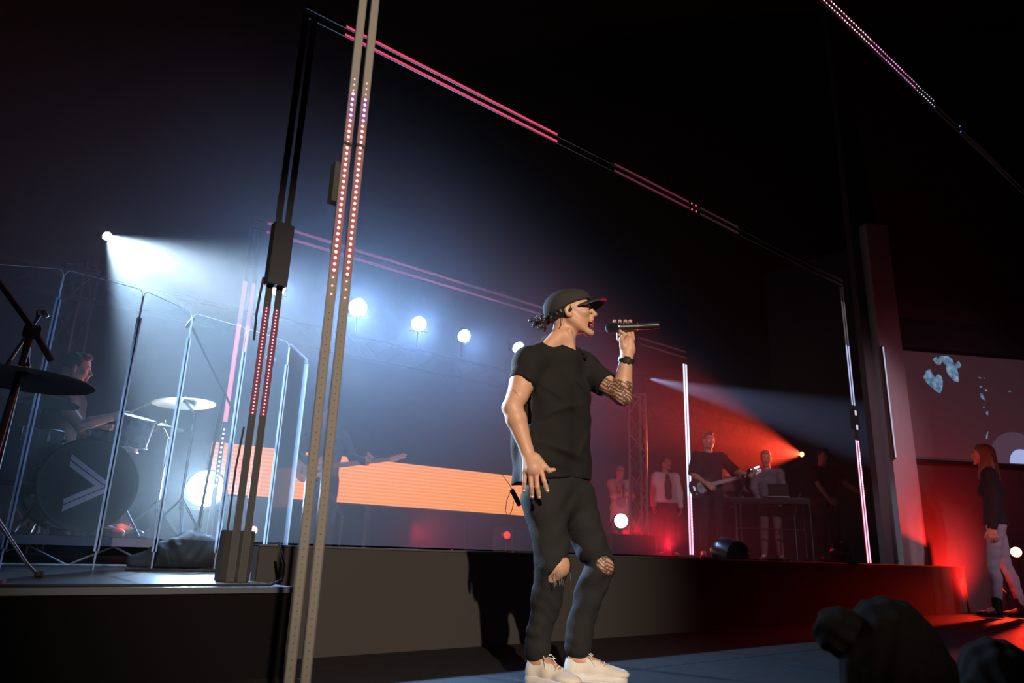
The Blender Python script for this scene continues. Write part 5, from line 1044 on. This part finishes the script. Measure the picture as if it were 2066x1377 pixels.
B().lathe([(.028*kk, 0), (.033*kk, .006), (.033*kk, .05), (.030*kk, .055), (.033*kk, .06), (.033*kk, .13*kk), (.014*kk, .175*kk), (.013*kk, .19*kk)], q, (0, 0, 1), 20).build('bottle_body', bt, t, True); B().lathe([(.0345*kk, .075*kk), (.0345*kk, .12*kk)], q, (0, 0, 1), 20).build('label', mat('label_blue', (.3, .35, .5), .5), t, True); B().lathe([(.015*kk, .188*kk), (.015*kk, .205*kk), (.012*kk, .207*kk)], q, (0, 0, 1), 16).build('cap', mat('cap_white', (.7, .7, .75), .4), t)
tag(B().tube([(x, 3.23+.012*sin(5*x), .372) for x in np.linspace(-.3, 1.30, 26)]+[(1.36, 3.25, .39), (1.385, 3.3, .45), (1.392, 3.42, .55)], .007, 6).build('deck_cable', black_m, None, True), 'black cable running along the front edge of the drum deck', 'cable')
tag(B().tube([(1.05+.16*i, 4.75+.05*sin(i*1.7), .373) for i in range(9)], .008, 6).build('shield_cable', black_m, None, True), 'loose black cable along the foot of the drum shield', 'cable')
def mover(label, c, r, aim, floor):
    t = thing('moving_light', label, 'stage light'); c = np.array(c, float); d = unit(aim); q = B(); q.lathe([(r*.5, -r*1.1), (r*.9, -r*.9), (r*1.05, -.1*r), (r, r*.5), (r*.9, r*.7), (r*.85, r*.66)], c, d, 24); q.build('head', MATS['gloss_black'], t, True)
    B().lathe([(r*.84, 0), (r*.6, r*.08), (0.01, r*.12)], c+d*r*.6, d, 20).build('lens', mat('dark_glass', (.03, .03, .035), .08), t, True)
    s_ = unit(np.cross(d, (0, 0, 1)));
    for sg in (-1, 1): B().tube([c+s_*sg*r*1.15, c+s_*sg*r*1.15-(0, 0, c[2]-floor-.06)], r*.16, 8).build('yoke_arm', black_m, t, True)
    B().box((-r*1.3, -r*.9, floor), (r*1.3, r*.9, floor+.09), o=(c[0], c[1], 0)).build('base', black_m, t, bevel=.01)
mover('big black moving light facing away at the fascia edge below the tall guitarist', on_y(1470, 1118, 4.3), .155, (.3, 1, .1), .364)
mover('small glossy moving light on the stage below the bearded guitarist', on_y(1694, 1112, 4.3), .10, (-.5, -.6, .6), .364)
def mstand(label, px, ptop, Y, z0, boom=None, red=False):
    a_ = on_y(px, ptop, Y); t = thing('microphone_stand', label, 'stand'); B().tube([(a_[0], a_[1], z0+.02), a_], .011, 8).build('pole', chrome if red else black_m, t, True); B().lathe([(.14, 0), (.14, .02), (.03, .035)], (a_[0], a_[1], z0), (0, 0, 1), 20).build('base', black_m, t, True)
    if boom is not None: e = on_y(*boom, Y); B().tube([a_-(e-a_)*.25, e], .008, 8).build('boom', black_m, t, True); B().lathe([(.012, -.06), (.018, -.02), (.024, .02), (.02, .05), (.005, .06)], e, e-a_, 14).build('microphone', MATS['mic_black'], t, True)
mstand('chrome microphone stand just left of the bearded guitarist', 1633, 1010, 5.7, .52, red=True)
mstand('microphone stand between the keyboard and the bearded guitarist', 1603, 1040, 6.0, .52, (1612, 1000), red=True)
mstand('microphone stand in front of the keyboard player', 1492, 1000, 5.9, .52, (1510, 952))
mstand('microphone stand in front of the bass player beside the light gate', 690, 1040, 7.4, .364, (668, 1000))
tag(B().box((-.45, -.3, 0), (.45, .3, .30), o=(7.95, 7.25, .52)).build('riser_box', mat('riser_dark', (.05, .03, .035), .7), None, bevel=.01), 'low dark box on the stage under the red-lit backing singer and truss', 'box')
ra = mat('case_red', (.25, .05, .05), .4); cq = on_y(1050, 1066, 6.9); tag(B().box((-.28, -.2, .364), (.28, .2, cq[2]), o=(cq[0], cq[1], 0)).build('amplifier', mat('amp_dark', (.05, .03, .03), .6), None, bevel=.02), 'dark amplifier box behind the singer\'s thigh below the orange screen', 'amplifier')
# ---------------------------------------------------------------- audience in the pit
def fan(label, px, py, dist, fc, hair, bun=None, k=1.0):
    hc = CAM+ray(px, py)*dist; h = (hc[2]+1.5)/(1.665/1.8); J = stance(fc, h, head_pitch=.15); J['head'] = J['head']; loc = np.array((hc[0], hc[1], -1.5))-np.array((J['head'][0], J['head'][1], 0))
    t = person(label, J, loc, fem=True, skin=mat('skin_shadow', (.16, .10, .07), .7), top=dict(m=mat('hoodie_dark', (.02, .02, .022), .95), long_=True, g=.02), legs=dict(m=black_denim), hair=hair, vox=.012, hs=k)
    if bun is not None:
        c = CAM+ray(*bun)*dist-loc; s = Sculpt(c-.12, c+.12, .006); s.ball(c, (.052, .050, .048), .01); s.displace(lambda x, y, z: .003*np.sin(160*x+4*np.sin(50*z))+.003*np.sin(170*z+3*np.sin(60*y))); s.link('hair_bun', mat('hair_dark_fan', (.005, .004, .004), .95, spec=.05), t)
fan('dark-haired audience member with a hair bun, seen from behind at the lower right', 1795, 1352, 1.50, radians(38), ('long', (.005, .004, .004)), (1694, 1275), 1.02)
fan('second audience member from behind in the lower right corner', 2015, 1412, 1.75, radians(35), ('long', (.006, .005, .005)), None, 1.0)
